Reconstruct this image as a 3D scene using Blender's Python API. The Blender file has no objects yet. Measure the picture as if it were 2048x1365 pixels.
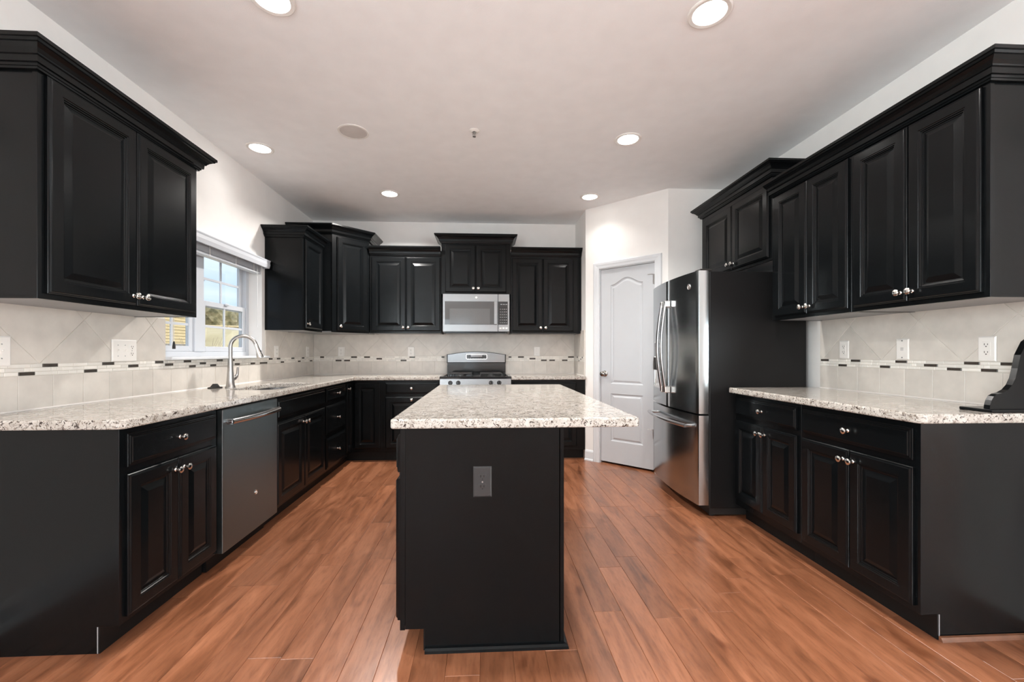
import bpy, bmesh, math, random
from mathutils import Vector, Matrix, noise

random.seed(7)
scene = bpy.context.scene
COL = scene.collection
PI = math.pi

# ------------------------------------------------------------------ camera
F_PX, YAW, HCAM = 850.0, math.radians(3.0), 1.17
cam = bpy.data.cameras.new('camera')
cam.sensor_width = 36.0
cam.lens = 36.0 * F_PX / 2048.0
cam.shift_x = 9.5 / 2048.0
cam.shift_y = 23.5 / 2048.0
cam.clip_start = 0.05
cam.clip_end = 300
cam_ob = bpy.data.objects.new('camera', cam)
COL.objects.link(cam_ob)
cam_ob.location = (0, 0, HCAM)
cam_ob.rotation_euler = (PI / 2, 0, -YAW)
scene.camera = cam_ob

# ------------------------------------------------------------------ colour management
scene.view_settings.view_transform = 'Standard'
scene.view_settings.look = 'None'
scene.view_settings.gamma = 1.0
scene.view_settings.use_curve_mapping = False
scene.view_settings.exposure = 0.55
scene.cycles.use_denoising = True
scene.cycles.max_bounces = 12
scene.cycles.diffuse_bounces = 9
scene.cycles.glossy_bounces = 5
scene.cycles.transparent_max_bounces = 12
scene.cycles.sample_clamp_indirect = 10.0

# ------------------------------------------------------------------ world (pale blue sky with thin cloud)
world = bpy.data.worlds.new('sky')
scene.world = world
world.use_nodes = True
nt = world.node_tree
nt.nodes.clear()
o_ = nt.nodes.new('ShaderNodeOutputWorld')
bg = nt.nodes.new('ShaderNodeBackground')
tc = nt.nodes.new('ShaderNodeTexCoord')
mp = nt.nodes.new('ShaderNodeMapping')
mp.inputs['Scale'].default_value = (1.5, 1.5, 9.0)
ns = nt.nodes.new('ShaderNodeTexNoise')
ns.inputs['Scale'].default_value = 2.2
ns.inputs['Detail'].default_value = 5
rp = nt.nodes.new('ShaderNodeValToRGB')
rp.color_ramp.elements[0].position = 0.35
rp.color_ramp.elements[0].color = (0.53, 0.70, 0.97, 1)
rp.color_ramp.elements[1].position = 0.68
rp.color_ramp.elements[1].color = (0.80, 0.90, 1.0, 1)
nt.links.new(tc.outputs['Generated'], mp.inputs['Vector'])
nt.links.new(mp.outputs['Vector'], ns.inputs['Vector'])
nt.links.new(ns.outputs['Fac'], rp.inputs['Fac'])
nt.links.new(rp.outputs['Color'], bg.inputs['Color'])
bg.inputs['Strength'].default_value = 0.92
nt.links.new(bg.outputs['Background'], o_.inputs['Surface'])

fill_sun = bpy.data.lights.new('fill_sun', 'SUN')  # lamp added to brighten the ground outside
fill_sun.energy = 3.2
fill_sun.color = (1.0, 0.95, 0.85)
fill_sun.angle = math.radians(3)
fill_sun_ob = bpy.data.objects.new('fill_sun', fill_sun)
COL.objects.link(fill_sun_ob)
fill_sun_ob.rotation_euler = (math.radians(18), math.radians(48), 0)   # high, from beyond the right side of the house


def daylight(name, loc, rot, sx, sy, power, color=(0.92, 1.0, 1.03)):
    l = bpy.data.lights.new(name, 'AREA')
    l.shape = 'RECTANGLE'
    l.size, l.size_y = sx, sy
    l.energy = power
    l.color = color
    ob = bpy.data.objects.new(name, l)
    COL.objects.link(ob)
    ob.location = loc
    ob.rotation_euler = rot
    return ob


# daylight entering by the windows of the living area behind and to the right of the camera
daylight('daylight_rear', (-1.05, -4.56, 1.55), (-PI / 2, 0, PI), 1.25, 1.5, 16)
daylight('daylight_patio', (4.9, -4.56, 1.2), (-PI / 2, 0, PI), 2.2, 2.1, 175)
daylight('daylight_side', (7.06, -0.75, 1.4), (0, PI / 2, 0), 1.7, 3.0, 160)
daylight('fill_left', (-2.16, -1.7, 1.5), (0, -PI / 2, 0), 1.6, 2.6, 200)  # added fill from an unseen left opening, brightens the right walls and cabinets

# ------------------------------------------------------------------ materials
def nodes_of(name):
    m = bpy.data.materials.new(name)
    m.use_nodes = True
    t = m.node_tree
    b = t.nodes['Principled BSDF']
    return m, t, b


def setp(b, color=None, rough=None, metal=None, spec=None, coat=None):
    if color is not None:
        b.inputs['Base Color'].default_value = (*color, 1)
    if rough is not None:
        b.inputs['Roughness'].default_value = rough
    if metal is not None:
        b.inputs['Metallic'].default_value = metal
    if spec is not None:
        b.inputs['Specular IOR Level'].default_value = spec
    if coat is not None:
        b.inputs['Coat Weight'].default_value = coat


def tex_noise(t, scale, detail=3, vec=None, stretch=None):
    n = t.nodes.new('ShaderNodeTexNoise')
    n.inputs['Scale'].default_value = scale
    n.inputs['Detail'].default_value = detail
    c = t.nodes.new('ShaderNodeTexCoord')
    if stretch:
        mpn = t.nodes.new('ShaderNodeMapping')
        mpn.inputs['Scale'].default_value = stretch
        t.links.new(c.outputs['Object'], mpn.inputs['Vector'])
        t.links.new(mpn.outputs['Vector'], n.inputs['Vector'])
    else:
        t.links.new(c.outputs['Object'], n.inputs['Vector'])
    return n


def ramp(t, fac, stops):
    r = t.nodes.new('ShaderNodeValToRGB')
    e = r.color_ramp.elements
    while len(e) < len(stops):
        e.new(0.5)
    for k, (p, c) in enumerate(stops):
        e[k].position = p
        e[k].color = (*c, 1)
    t.links.new(fac, r.inputs['Fac'])
    return r


def bump(t, b, height, strength, dist=0.01):
    bn = t.nodes.new('ShaderNodeBump')
    bn.inputs['Strength'].default_value = strength
    bn.inputs['Distance'].default_value = dist
    t.links.new(height, bn.inputs['Height'])
    t.links.new(bn.outputs['Normal'], b.inputs['Normal'])
    return bn


def simple(name, color, rough=0.5, metal=0.0, spec=0.5, bump_scale=None, bump_strength=0.1, vary=0.06, vary_scale=8):
    m, t, b = nodes_of(name)
    setp(b, color, rough, metal, spec)
    if vary:
        n = tex_noise(t, vary_scale, 3)
        lo = tuple(c * (1 - vary) for c in color)
        hi = tuple(min(1, c * (1 + vary)) for c in color)
        r = ramp(t, n.outputs['Fac'], [(0.3, lo), (0.7, hi)])
        t.links.new(r.outputs['Color'], b.inputs['Base Color'])
    if bump_scale:
        n2 = tex_noise(t, bump_scale, 2)
        bump(t, b, n2.outputs['Fac'], bump_strength, 0.002)
    return m


def steel(name, color=(0.56, 0.56, 0.57), rough=0.24, stretch=(1, 1, 60), bs=0.03):
    m, t, b = nodes_of(name)
    setp(b, color, rough, 1.0)
    n = tex_noise(t, 14, 3, stretch=stretch)
    r = t.nodes.new('ShaderNodeMapRange')
    r.inputs['To Min'].default_value = rough - 0.015
    r.inputs['To Max'].default_value = rough + 0.02
    t.links.new(n.outputs['Fac'], r.inputs['Value'])
    t.links.new(r.outputs['Result'], b.inputs['Roughness'])
    n2 = tex_noise(t, 1.6, 2)
    bump(t, b, n2.outputs['Fac'], bs * 4, 0.01)
    return m


def tinted(name, color, rough, amount, noise_scale, noise_amount, spec=0.5, bump_strength=0.0, attr='tint', stretch=None):
    """colour varied tile by tile (mesh attribute) and by soft noise"""
    m, t, b = nodes_of(name)
    setp(b, color, rough, 0, spec)
    a = t.nodes.new('ShaderNodeAttribute')
    a.attribute_name = attr
    n = tex_noise(t, noise_scale, 6, stretch=stretch)
    m1 = t.nodes.new('ShaderNodeMath'); m1.operation = 'MULTIPLY_ADD'
    t.links.new(a.outputs['Fac'], m1.inputs[0]); m1.inputs[1].default_value = amount; m1.inputs[2].default_value = 1 - amount / 2
    m2 = t.nodes.new('ShaderNodeMath'); m2.operation = 'MULTIPLY_ADD'
    t.links.new(n.outputs['Fac'], m2.inputs[0]); m2.inputs[1].default_value = noise_amount; m2.inputs[2].default_value = 1 - noise_amount / 2
    m3 = t.nodes.new('ShaderNodeMath'); m3.operation = 'MULTIPLY'
    t.links.new(m1.outputs[0], m3.inputs[0]); t.links.new(m2.outputs[0], m3.inputs[1])
    mx = t.nodes.new('ShaderNodeVectorMath'); mx.operation = 'SCALE'
    mx.inputs[0].default_value = color
    t.links.new(m3.outputs[0], mx.inputs['Scale'])
    t.links.new(mx.outputs['Vector'], b.inputs['Base Color'])
    if bump_strength:
        bump(t, b, n.outputs['Fac'], bump_strength, 0.004)
    return m


M = {}
M['wall'] = simple('wall_paint', (0.88, 0.86, 0.835), 0.75, bump_scale=350, bump_strength=0.06, vary=0.015)
M['ceiling'] = simple('ceiling_paint', (0.895, 0.905, 0.915), 0.85, bump_scale=260, bump_strength=0.25, vary=0.02)
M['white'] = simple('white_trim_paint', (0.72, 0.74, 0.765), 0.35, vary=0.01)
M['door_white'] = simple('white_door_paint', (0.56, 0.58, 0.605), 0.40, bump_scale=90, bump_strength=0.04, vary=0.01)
M['plate'] = simple('white_plastic', (0.86, 0.83, 0.79), 0.35, vary=0.01)
M['plate_dark'] = simple('plastic_slot', (0.08, 0.07, 0.06), 0.5, vary=0)
M['vinyl'] = simple('white_vinyl', (0.58, 0.605, 0.645), 0.35, vary=0.01)
M['black'] = simple('black_cabinet_paint', (0.0035, 0.0042, 0.0047), 0.21, spec=0.20, bump_scale=120, bump_strength=0.03, vary=0.10, vary_scale=20)
M['toe'] = simple('black_toe_kick', (0.004, 0.004, 0.004), 0.5, spec=0.3, vary=0.1)
M['underside'] = simple('cabinet_underside', (0.27, 0.275, 0.285), 0.45, vary=0.04)
M['nickel'] = simple('polished_nickel', (0.82, 0.80, 0.77), 0.16, 1.0, vary=0.02)
M['faucet'] = simple('brushed_nickel', (0.46, 0.445, 0.43), 0.28, 1.0, vary=0.03)
M['steel'] = steel('brushed_steel', rough=0.22)
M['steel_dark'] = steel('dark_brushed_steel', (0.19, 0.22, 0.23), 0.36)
M['steel_light'] = steel('pale_brushed_steel', (0.29, 0.295, 0.30), 0.26, stretch=(60, 1, 1))
M['fridge_side'] = simple('charcoal_textured_steel', (0.008, 0.008, 0.0083), 0.40, spec=0.25, bump_scale=420, bump_strength=0.12, vary=0.06)
M['gloss_black'] = simple('black_enamel', (0.010, 0.010, 0.011), 0.10, spec=0.6, vary=0.05)
M['iron'] = simple('cast_iron', (0.020, 0.020, 0.021), 0.45, spec=0.5, vary=0.15, vary_scale=60)
M['rubber'] = simple('black_rubber', (0.015, 0.013, 0.012), 0.55, vary=0.1)
M['black_plate'] = simple('black_plastic', (0.028, 0.028, 0.029), 0.35, vary=0.05)
M['grout'] = simple('pale_grout', (0.66, 0.62, 0.56), 0.8, vary=0.03)
M['caulk'] = simple('white_caulk', (0.78, 0.74, 0.70), 0.6, vary=0.02)
M['tile'] = tinted('beige_stone_tile', (0.665, 0.62, 0.565), 0.32, 0.10, 13, 0.34)
M['mosaic_cream'] = tinted('cream_mosaic', (0.82, 0.785, 0.73), 0.28, 0.22, 30, 0.10)
M['mosaic_dark'] = simple('dark_brown_mosaic', (0.050, 0.040, 0.033), 0.25, vary=0.2, vary_scale=60)
M['floor_edge'] = simple('plank_gap', (0.085, 0.035, 0.018), 0.5, vary=0.1)
M['speaker'] = simple('speaker_grille', (0.62, 0.59, 0.57), 0.6, bump_scale=500, bump_strength=0.4, vary=0.05)
M['lamp_trim'] = simple('lamp_trim', (0.80, 0.78, 0.75), 0.4, vary=0.01)
M['blind'] = simple('blind_slat', (0.70, 0.72, 0.75), 0.4, vary=0.02)
M['cord'] = simple('white_cord', (0.7, 0.7, 0.7), 0.6, vary=0.02)
M['screen'] = simple('display_glass', (0.30, 0.30, 0.31), 0.12, 0.3, vary=0.1)
M['marking'] = simple('button_legend', (0.30, 0.30, 0.31), 0.4, vary=0.0)
M['shoe'] = simple('stained_shoe_moulding', (0.15, 0.060, 0.030), 0.35, vary=0.2, vary_scale=20)
M['hinge_metal'] = simple('satin_steel', (0.50, 0.50, 0.50), 0.3, 1.0, vary=0.02)
M['knob_metal'] = simple('antique_nickel', (0.36, 0.34, 0.32), 0.22, 1.0, vary=0.05)
M['siding'] = simple('tan_siding', (0.52, 0.41, 0.23), 0.7, vary=0.05)
M['roof'] = simple('grey_shingle', (0.20, 0.19, 0.18), 0.9, vary=0.25, vary_scale=14)
M['bark'] = simple('pale_bark', (0.30, 0.25, 0.18), 0.9, vary=0.2)
M['fence'] = simple('weathered_fence', (0.58, 0.46, 0.28), 0.8, vary=0.15, vary_scale=4)


def mat_emit(name, color, strength):
    m, t, b = nodes_of(name)
    setp(b, (0.9, 0.9, 0.9), 0.4)
    b.inputs['Emission Color'].default_value = (*color, 1)
    b.inputs['Emission Strength'].default_value = strength
    return m


M['lens'] = mat_emit('lamp_lens', (1.0, 0.97, 0.93), 9.0)


def mat_glass():
    m = bpy.data.materials.new('window_glass')
    m.use_nodes = True
    t = m.node_tree
    t.nodes.clear()
    o = t.nodes.new('ShaderNodeOutputMaterial')
    tr = t.nodes.new('ShaderNodeBsdfTransparent')
    tr.inputs['Color'].default_value = (0.97, 0.98, 0.98, 1)
    gl = t.nodes.new('ShaderNodeBsdfGlossy')
    gl.inputs['Roughness'].default_value = 0.02
    mx = t.nodes.new('ShaderNodeMixShader')
    mx.inputs['Fac'].default_value = 0.05
    t.links.new(tr.outputs[0], mx.inputs[1])
    t.links.new(gl.outputs[0], mx.inputs[2])
    t.links.new(mx.outputs[0], o.inputs['Surface'])
    return m


M['glass'] = mat_glass()


def mat_oven_glass():
    m, t, b = nodes_of('smoked_oven_glass')
    setp(b, (0.05, 0.05, 0.052), 0.05, 0, 0.8)
    n = tex_noise(t, 600, 1)
    r = ramp(t, n.outputs['Fac'], [(0.4, (0.035, 0.035, 0.036)), (0.6, (0.055, 0.055, 0.056))])
    t.links.new(r.outputs['Color'], b.inputs['Base Color'])
    return m


M['oven_glass'] = mat_oven_glass()


def mat_granite():
    m, t, b = nodes_of('speckled_granite')
    setp(b, (0.7, 0.66, 0.6), 0.09, 0, 0.5)
    big = tex_noise(t, 26, 6)
    base = ramp(t, big.outputs['Fac'], [(0.32, (0.35, 0.31, 0.27)), (0.45, (0.48, 0.445, 0.40)), (0.70, (0.60, 0.57, 0.53))])
    n1 = tex_noise(t, 75, 6)
    n1.inputs['Roughness'].default_value = 0.62
    n1.inputs['Distortion'].default_value = 1.6
    s1 = ramp(t, n1.outputs['Fac'], [(0.40, (1, 1, 1)), (0.455, (0, 0, 0))])
    v = t.nodes.new('ShaderNodeTexNoise')
    v.inputs['Scale'].default_value = 48
    v.inputs['Detail'].default_value = 5
    v.inputs['Distortion'].default_value = 2.2
    c = t.nodes.new('ShaderNodeTexCoord')
    mpn = t.nodes.new('ShaderNodeMapping')
    mpn.inputs['Location'].default_value = (7.3, 2.1, 4.4)
    mpn.inputs['Rotation'].default_value = (0.4, 0.3, 0.6)
    t.links.new(c.outputs['Object'], mpn.inputs['Vector'])
    t.links.new(mpn.outputs['Vector'], v.inputs['Vector'])
    s2 = ramp(t, v.outputs['Fac'], [(0.375, (1, 1, 1)), (0.41, (0, 0, 0))])
    mx1 = t.nodes.new('ShaderNodeMix'); mx1.data_type = 'RGBA'
    t.links.new(s1.outputs['Color'], mx1.inputs['Factor'])
    t.links.new(base.outputs['Color'], mx1.inputs['A'])
    mx1.inputs['B'].default_value = (0.19, 0.155, 0.125, 1)
    mx2 = t.nodes.new('ShaderNodeMix'); mx2.data_type = 'RGBA'
    t.links.new(s2.outputs['Color'], mx2.inputs['Factor'])
    t.links.new(mx1.outputs['Result'], mx2.inputs['A'])
    mx2.inputs['B'].default_value = (0.05, 0.037, 0.03, 1)
    t.links.new(mx2.outputs['Result'], b.inputs['Base Color'])
    return m


M['granite'] = mat_granite()


def mat_floor():
    m, t, b = nodes_of('cherry_planks')
    setp(b, (0.3, 0.1, 0.05), 0.3, 0, 0.5, 0.35)
    b.inputs['Coat Roughness'].default_value = 0.22
    a = t.nodes.new('ShaderNodeAttribute'); a.attribute_name = 'tint'
    c = t.nodes.new('ShaderNodeTexCoord')
    mpn = t.nodes.new('ShaderNodeMapping')
    mpn.inputs['Scale'].default_value = (6, 0.9, 1)
    off = t.nodes.new('ShaderNodeVectorMath'); off.operation = 'SCALE'
    off.inputs[0].default_value = (13.0, 57.0, 0.0)
    t.links.new(a.outputs['Fac'], off.inputs['Scale'])
    add = t.nodes.new('ShaderNodeVectorMath'); add.operation = 'ADD'
    t.links.new(c.outputs['Object'], mpn.inputs['Vector'])
    t.links.new(mpn.outputs['Vector'], add.inputs[0])
    t.links.new(off.outputs['Vector'], add.inputs[1])
    g = t.nodes.new('ShaderNodeTexNoise')
    g.inputs['Scale'].default_value = 2.2; g.inputs['Detail'].default_value = 7; g.inputs['Distortion'].default_value = 1.1
    t.links.new(add.outputs['Vector'], g.inputs['Vector'])
    col = ramp(t, g.outputs['Fac'], [(0.28, (0.150, 0.054, 0.024)), (0.48, (0.255, 0.096, 0.045)), (0.72, (0.345, 0.140, 0.070))])
    # knots and scrape marks
    kn = t.nodes.new('ShaderNodeTexNoise')
    kn.inputs['Scale'].default_value = 9; kn.inputs['Detail'].default_value = 2
    mk = t.nodes.new('ShaderNodeMapping'); mk.inputs['Scale'].default_value = (1.0, 0.45, 1)
    t.links.new(c.outputs['Object'], mk.inputs['Vector']); t.links.new(mk.outputs['Vector'], kn.inputs['Vector'])
    kr = ramp(t, kn.outputs['Fac'], [(0.25, (0.55, 0.47, 0.42)), (0.36, (1, 1, 1))])
    fg = t.nodes.new('ShaderNodeTexNoise')
    fg.inputs['Scale'].default_value = 14; fg.inputs['Detail'].default_value = 8; fg.inputs['Roughness'].default_value = 0.65
    t.links.new(add.outputs['Vector'], fg.inputs['Vector'])
    fr_ = ramp(t, fg.outputs['Fac'], [(0.30, (0.74, 0.70, 0.68)), (0.50, (1, 1, 1)), (0.75, (1.12, 1.12, 1.12))])
    mulf = t.nodes.new('ShaderNodeMix'); mulf.data_type = 'RGBA'; mulf.blend_type = 'MULTIPLY'
    mulf.inputs['Factor'].default_value = 1.0
    t.links.new(col.outputs['Color'], mulf.inputs['A']); t.links.new(fr_.outputs['Color'], mulf.inputs['B'])
    mul = t.nodes.new('ShaderNodeMix'); mul.data_type = 'RGBA'; mul.blend_type = 'MULTIPLY'
    mul.inputs['Factor'].default_value = 1.0
    t.links.new(mulf.outputs['Result'], mul.inputs['A']); t.links.new(kr.outputs['Color'], mul.inputs['B'])
    tm = t.nodes.new('ShaderNodeMath'); tm.operation = 'MULTIPLY_ADD'
    t.links.new(a.outputs['Fac'], tm.inputs[0]); tm.inputs[1].default_value = 0.34; tm.inputs[2].default_value = 0.83
    sc = t.nodes.new('ShaderNodeVectorMath'); sc.operation = 'SCALE'
    t.links.new(mul.outputs['Result'], sc.inputs[0]); t.links.new(tm.outputs[0], sc.inputs['Scale'])
    t.links.new(sc.outputs['Vector'], b.inputs['Base Color'])
    h = t.nodes.new('ShaderNodeTexNoise')
    h.inputs['Scale'].default_value = 16; h.inputs['Detail'].default_value = 3
    mh = t.nodes.new('ShaderNodeMapping'); mh.inputs['Scale'].default_value = (1.0, 0.4, 1)
    t.links.new(c.outputs['Object'], mh.inputs['Vector']); t.links.new(mh.outputs['Vector'], h.inputs['Vector'])
    bump(t, b, h.outputs['Fac'], 0.22, 0.006)
    rr = t.nodes.new('ShaderNodeMapRange')
    rr.inputs['To Min'].default_value = 0.24; rr.inputs['To Max'].default_value = 0.40
    t.links.new(g.outputs['Fac'], rr.inputs['Value']); t.links.new(rr.outputs['Result'], b.inputs['Roughness'])
    return m


M['floor'] = mat_floor()


def mat_grass():
    m, t, b = nodes_of('dry_grass')
    setp(b, (0.4, 0.33, 0.14), 0.95)
    n = tex_noise(t, 0.7, 6)
    r = ramp(t, n.outputs['Fac'], [(0.3, (0.36, 0.31, 0.19)), (0.5, (0.46, 0.40, 0.26)), (0.7, (0.52, 0.46, 0.33))])
    t.links.new(r.outputs['Color'], b.inputs['Base Color'])
    return m


def mat_hedge():
    m, t, b = nodes_of('olive_foliage')
    setp(b, (0.1, 0.1, 0.03), 0.9)
    n = tex_noise(t, 3.5, 6)
    r = ramp(t, n.outputs['Fac'], [(0.35, (0.09, 0.085, 0.045)), (0.5, (0.20, 0.175, 0.095)), (0.68, (0.33, 0.28, 0.17))])
    t.links.new(r.outputs['Color'], b.inputs['Base Color'])
    return m


M['grass'] = mat_grass()
M['hedge'] = mat_hedge()


# ------------------------------------------------------------------ mesh helpers
class MB:
    def __init__(self):
        self.bm = bmesh.new()
        self.tint = self.bm.faces.layers.float.new('tint')

    def _mark(self, faces, mi, tint, smooth=False):
        for f in faces:
            f.material_index = mi
            f[self.tint] = tint
            f.smooth = smooth

    def box(self, a, b, bevel=0.0, mi=0, tint=0.5, seg=1):
        x0, y0, z0 = [min(a[k], b[k]) for k in range(3)]
        x1, y1, z1 = [max(a[k], b[k]) for k in range(3)]
        mtx = Matrix.Translation(((x0 + x1) / 2, (y0 + y1) / 2, (z0 + z1) / 2)) @ Matrix.Diagonal((x1 - x0, y1 - y0, z1 - z0, 1))
        before = set(self.bm.faces)
        r = bmesh.ops.create_cube(self.bm, size=1.0, matrix=mtx)
        if bevel > 0:
            es = list({e for v in r['verts'] for e in v.link_edges})
            bevel = min(bevel, 0.45 * min(x1 - x0, y1 - y0, z1 - z0))
            bmesh.ops.bevel(self.bm, geom=es, offset=bevel, segments=seg, profile=0.5, affect='EDGES')
        fs = [f for f in self.bm.faces if f not in before]
        self._mark(fs, mi, tint)
        return fs

    def prism(self, poly, axis, a, b, mi=0, tint=0.5, mtx=None):
        """poly: 2D points; extruded along axis from a to b.  axis z: (x,y); axis y: (x,z); axis x: (y,z)"""
        def P(p, t):
            v = {'z': (p[0], p[1], t), 'y': (p[0], t, p[1]), 'x': (t, p[0], p[1])}[axis]
            v = Vector(v)
            return mtx @ v if mtx else v
        va = [self.bm.verts.new(P(p, a)) for p in poly]
        vb = [self.bm.verts.new(P(p, b)) for p in poly]
        n = len(poly)
        fs = [self.bm.faces.new(va), self.bm.faces.new(vb)]
        for i in range(n):
            fs.append(self.bm.faces.new((va[i], va[(i + 1) % n], vb[(i + 1) % n], vb[i])))
        self._mark(fs, mi, tint)
        return fs

    def loops(self, loops, cap0=True, cap1=True, mi=0, closed=True, tint=0.5, smooth=False):
        rows = [[self.bm.verts.new(p) for p in lp] for lp in loops]
        n = len(rows[0])
        fs = []
        for r0, r1 in zip(rows, rows[1:]):
            for i in range(n if closed else n - 1):
                j = (i + 1) % n
                fs.append(self.bm.faces.new((r0[i], r0[j], r1[j], r1[i])))
        if cap0:
            fs.append(self.bm.faces.new(rows[0]))
        if cap1:
            fs.append(self.bm.faces.new(rows[-1]))
        self._mark(fs, mi, tint, smooth)
        return fs

    def lathe(self, prof, origin, axis=(0, 0, 1), n=24, mi=0):
        """prof: (r, h) along axis"""
        ax = Vector(axis).normalized()
        u = ax.orthogonal().normalized()
        w = ax.cross(u)
        o = Vector(origin)
        lps = []
        for r, h in prof:
            r = max(r, 1e-4)
            lps.append([o + ax * h + (u * math.cos(2 * PI * k / n) + w * math.sin(2 * PI * k / n)) * r for k in range(n)])
        return self.loops(lps, mi=mi, smooth=True)

    def tube(self, pts, r, n=10, mi=0):
        pts = [Vector(p) for p in pts]
        rs = r if isinstance(r, (list, tuple)) else [r] * len(pts)
        lps = []
        prev = None
        for i, p in enumerate(pts):
            d = (pts[min(i + 1, len(pts) - 1)] - pts[max(i - 1, 0)]).normalized()
            if prev is None:
                u = d.orthogonal().normalized()
            else:
                u = (prev - d * prev.dot(d)).normalized()
            prev = u
            w = d.cross(u)
            lps.append([p + (u * math.cos(2 * PI * k / n) + w * math.sin(2 * PI * k / n)) * rs[i] for k in range(n)])
        return self.loops(lps, mi=mi, smooth=True)

    def sweep(self, path, prof, z0=0.0, mi=0):
        """profile (out, z) swept along a plan polyline, mitred; out is to the right of the path"""
        pts = [Vector((p[0], p[1])) for p in path]
        lps = []
        for i, p in enumerate(pts):
            ns_ = []
            if i > 0:
                d = (pts[i] - pts[i - 1]).normalized(); ns_.append(Vector((d.y, -d.x)))
            if i < len(pts) - 1:
                d = (pts[i + 1] - pts[i]).normalized(); ns_.append(Vector((d.y, -d.x)))
            if len(ns_) == 2:
                m = ns_[0] + ns_[1]
                m = m / max(1e-6, m.dot(ns_[0]))
            else:
                m = ns_[0]
            lps.append([Vector((p.x + m.x * o, p.y + m.y * o, z0 + z)) for o, z in prof])
        return self.loops(lps, mi=mi)

    def build(self, name, mats, parent=None, smooth=None, loc=None, mtx=None):
        bm = self.bm
        bmesh.ops.recalc_face_normals(bm, faces=bm.faces)
        me = bpy.data.meshes.new(name)
        bm.to_mesh(me)
        bm.free()
        if not isinstance(mats, (list, tuple)):
            mats = [mats]
        for m in mats:
            me.materials.append(m)
        flags = [p.use_smooth if smooth is None else smooth for p in me.polygons]
        if any(flags):
            me.set_sharp_from_angle(angle=math.radians(32))
        me.polygons.foreach_set('use_smooth', flags)
        me.update()
        ob = bpy.data.objects.new(name, me)
        COL.objects.link(ob)
        if parent:
            ob.parent = parent
        if loc:
            ob.location = loc
        return ob


def offset_poly(poly, d):
    """inward offset of a counter-clockwise polygon"""
    n = len(poly)
    out = []
    for i in range(n):
        p0, p1, p2 = (Vector(poly[i - 1]), Vector(poly[i]), Vector(poly[(i + 1) % n]))
        d1 = (p1 - p0).normalized(); d2 = (p2 - p1).normalized()
        n1 = Vector((-d1.y, d1.x)); n2 = Vector((-d2.y, d2.x))
        m = n1 + n2
        m = m / max(0.2, m.dot(n1))
        q = p1 + m * d
        out.append((q.x, q.y))
    return out


def round_poly(poly, radii, seg=6):
    """counter-clockwise polygon with rounded corners"""
    out = []
    n = len(poly)
    for i in range(n):
        r = radii[i] if isinstance(radii, (list, tuple)) else radii
        p0, p1, p2 = Vector(poly[i - 1]), Vector(poly[i]), Vector(poly[(i + 1) % n])
        if r <= 0:
            out.append((p1.x, p1.y)); continue
        a = (p0 - p1).normalized(); b = (p2 - p1).normalized()
        ang = a.angle(b)
        t = r / math.tan(ang / 2)
        s, e = p1 + a * t, p1 + b * t
        c = p1 + (a + b).normalized() * (r / math.sin(ang / 2))
        v0, v1 = s - c, e - c
        a0 = math.atan2(v0.y, v0.x); a1 = math.atan2(v1.y, v1.x)
        da = (a1 - a0 + PI) % (2 * PI) - PI
        for k in range(seg + 1):
            th = a0 + da * k / seg
            out.append((c.x + r * math.cos(th), c.y + r * math.sin(th)))
    return out


def clip_poly(poly, x0, x1, y0, y1):
    def half(ps, f, inter):
        out = []
        for i in range(len(ps)):
            a, b = ps[i - 1], ps[i]
            if f(b):
                if not f(a):
                    out.append(inter(a, b))
                out.append(b)
            elif f(a):
                out.append(inter(a, b))
        return out
    def ix(c):
        return lambda a, b: (c, a[1] + (b[1] - a[1]) * (c - a[0]) / (b[0] - a[0]))
    def iy(c):
        return lambda a, b: (a[0] + (b[0] - a[0]) * (c - a[1]) / (b[1] - a[1]), c)
    for f, g in ((lambda p: p[0] >= x0, ix(x0)), (lambda p: p[0] <= x1, ix(x1)), (lambda p: p[1] >= y0, iy(y0)), (lambda p: p[1] <= y1, iy(y1))):
        if not poly:
            return []
        poly = half(poly, f, g)
    return poly


def slab(mb, outer, holes, z0, z1, r=0.006):
    """stone slab with eased edges and cut-outs"""
    bm = mb.bm
    def ring_set(poly, sgn):
        return [(offset_poly(poly, r * sgn), z0), (offset_poly(poly, r * 0.3 * sgn), z0 + r * 0.3), (poly, z0 + r), (poly, z1 - r), (offset_poly(poly, r * 0.3 * sgn), z1 - r * 0.3), (offset_poly(poly, r * sgn), z1)]
    tops, bots = [], []
    for poly, sgn in [(outer, 1)] + [(h, -1) for h in holes]:
        rows = [[bm.verts.new((p[0], p[1], z)) for p in pl] for pl, z in ring_set(poly, sgn)]
        n = len(poly)
        for r0, r1 in zip(rows, rows[1:]):
            for i in range(n):
                bm.faces.new((r0[i], r0[(i + 1) % n], r1[(i + 1) % n], r1[i]))
        bots.append(rows[0]); tops.append(rows[-1])
    for group in (tops, bots):
        es = []
        for row in group:
            for i in range(len(row)):
                a, b = row[i], row[(i + 1) % len(row)]
                e = bm.edges.get((a, b)) or bm.edges.new((a, b))
                es.append(e)
        bmesh.ops.triangle_fill(bm, use_beauty=True, use_dissolve=False, edges=es)


def thing(name, label, cat, loc=(0, 0, 0), rz=0.0, group=None):
    o = bpy.data.objects.new(name, None)
    o.empty_display_size = 0.1
    COL.objects.link(o)
    o.location = loc
    o.rotation_euler = (0, 0, rz)
    tag(o, label, cat, group)
    return o


def tag(o, label, cat, group=None):
    o['label'] = label
    o['category'] = cat
    if group:
        o['group'] = group
    return o


def struct(o):
    o['kind'] = 'structure'
    return o


def arc(cx, cy, r, a0, a1, n):
    return [(cx + r * math.cos(a0 + (a1 - a0) * k / n), cy + r * math.sin(a0 + (a1 - a0) * k / n)) for k in range(n + 1)]


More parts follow.
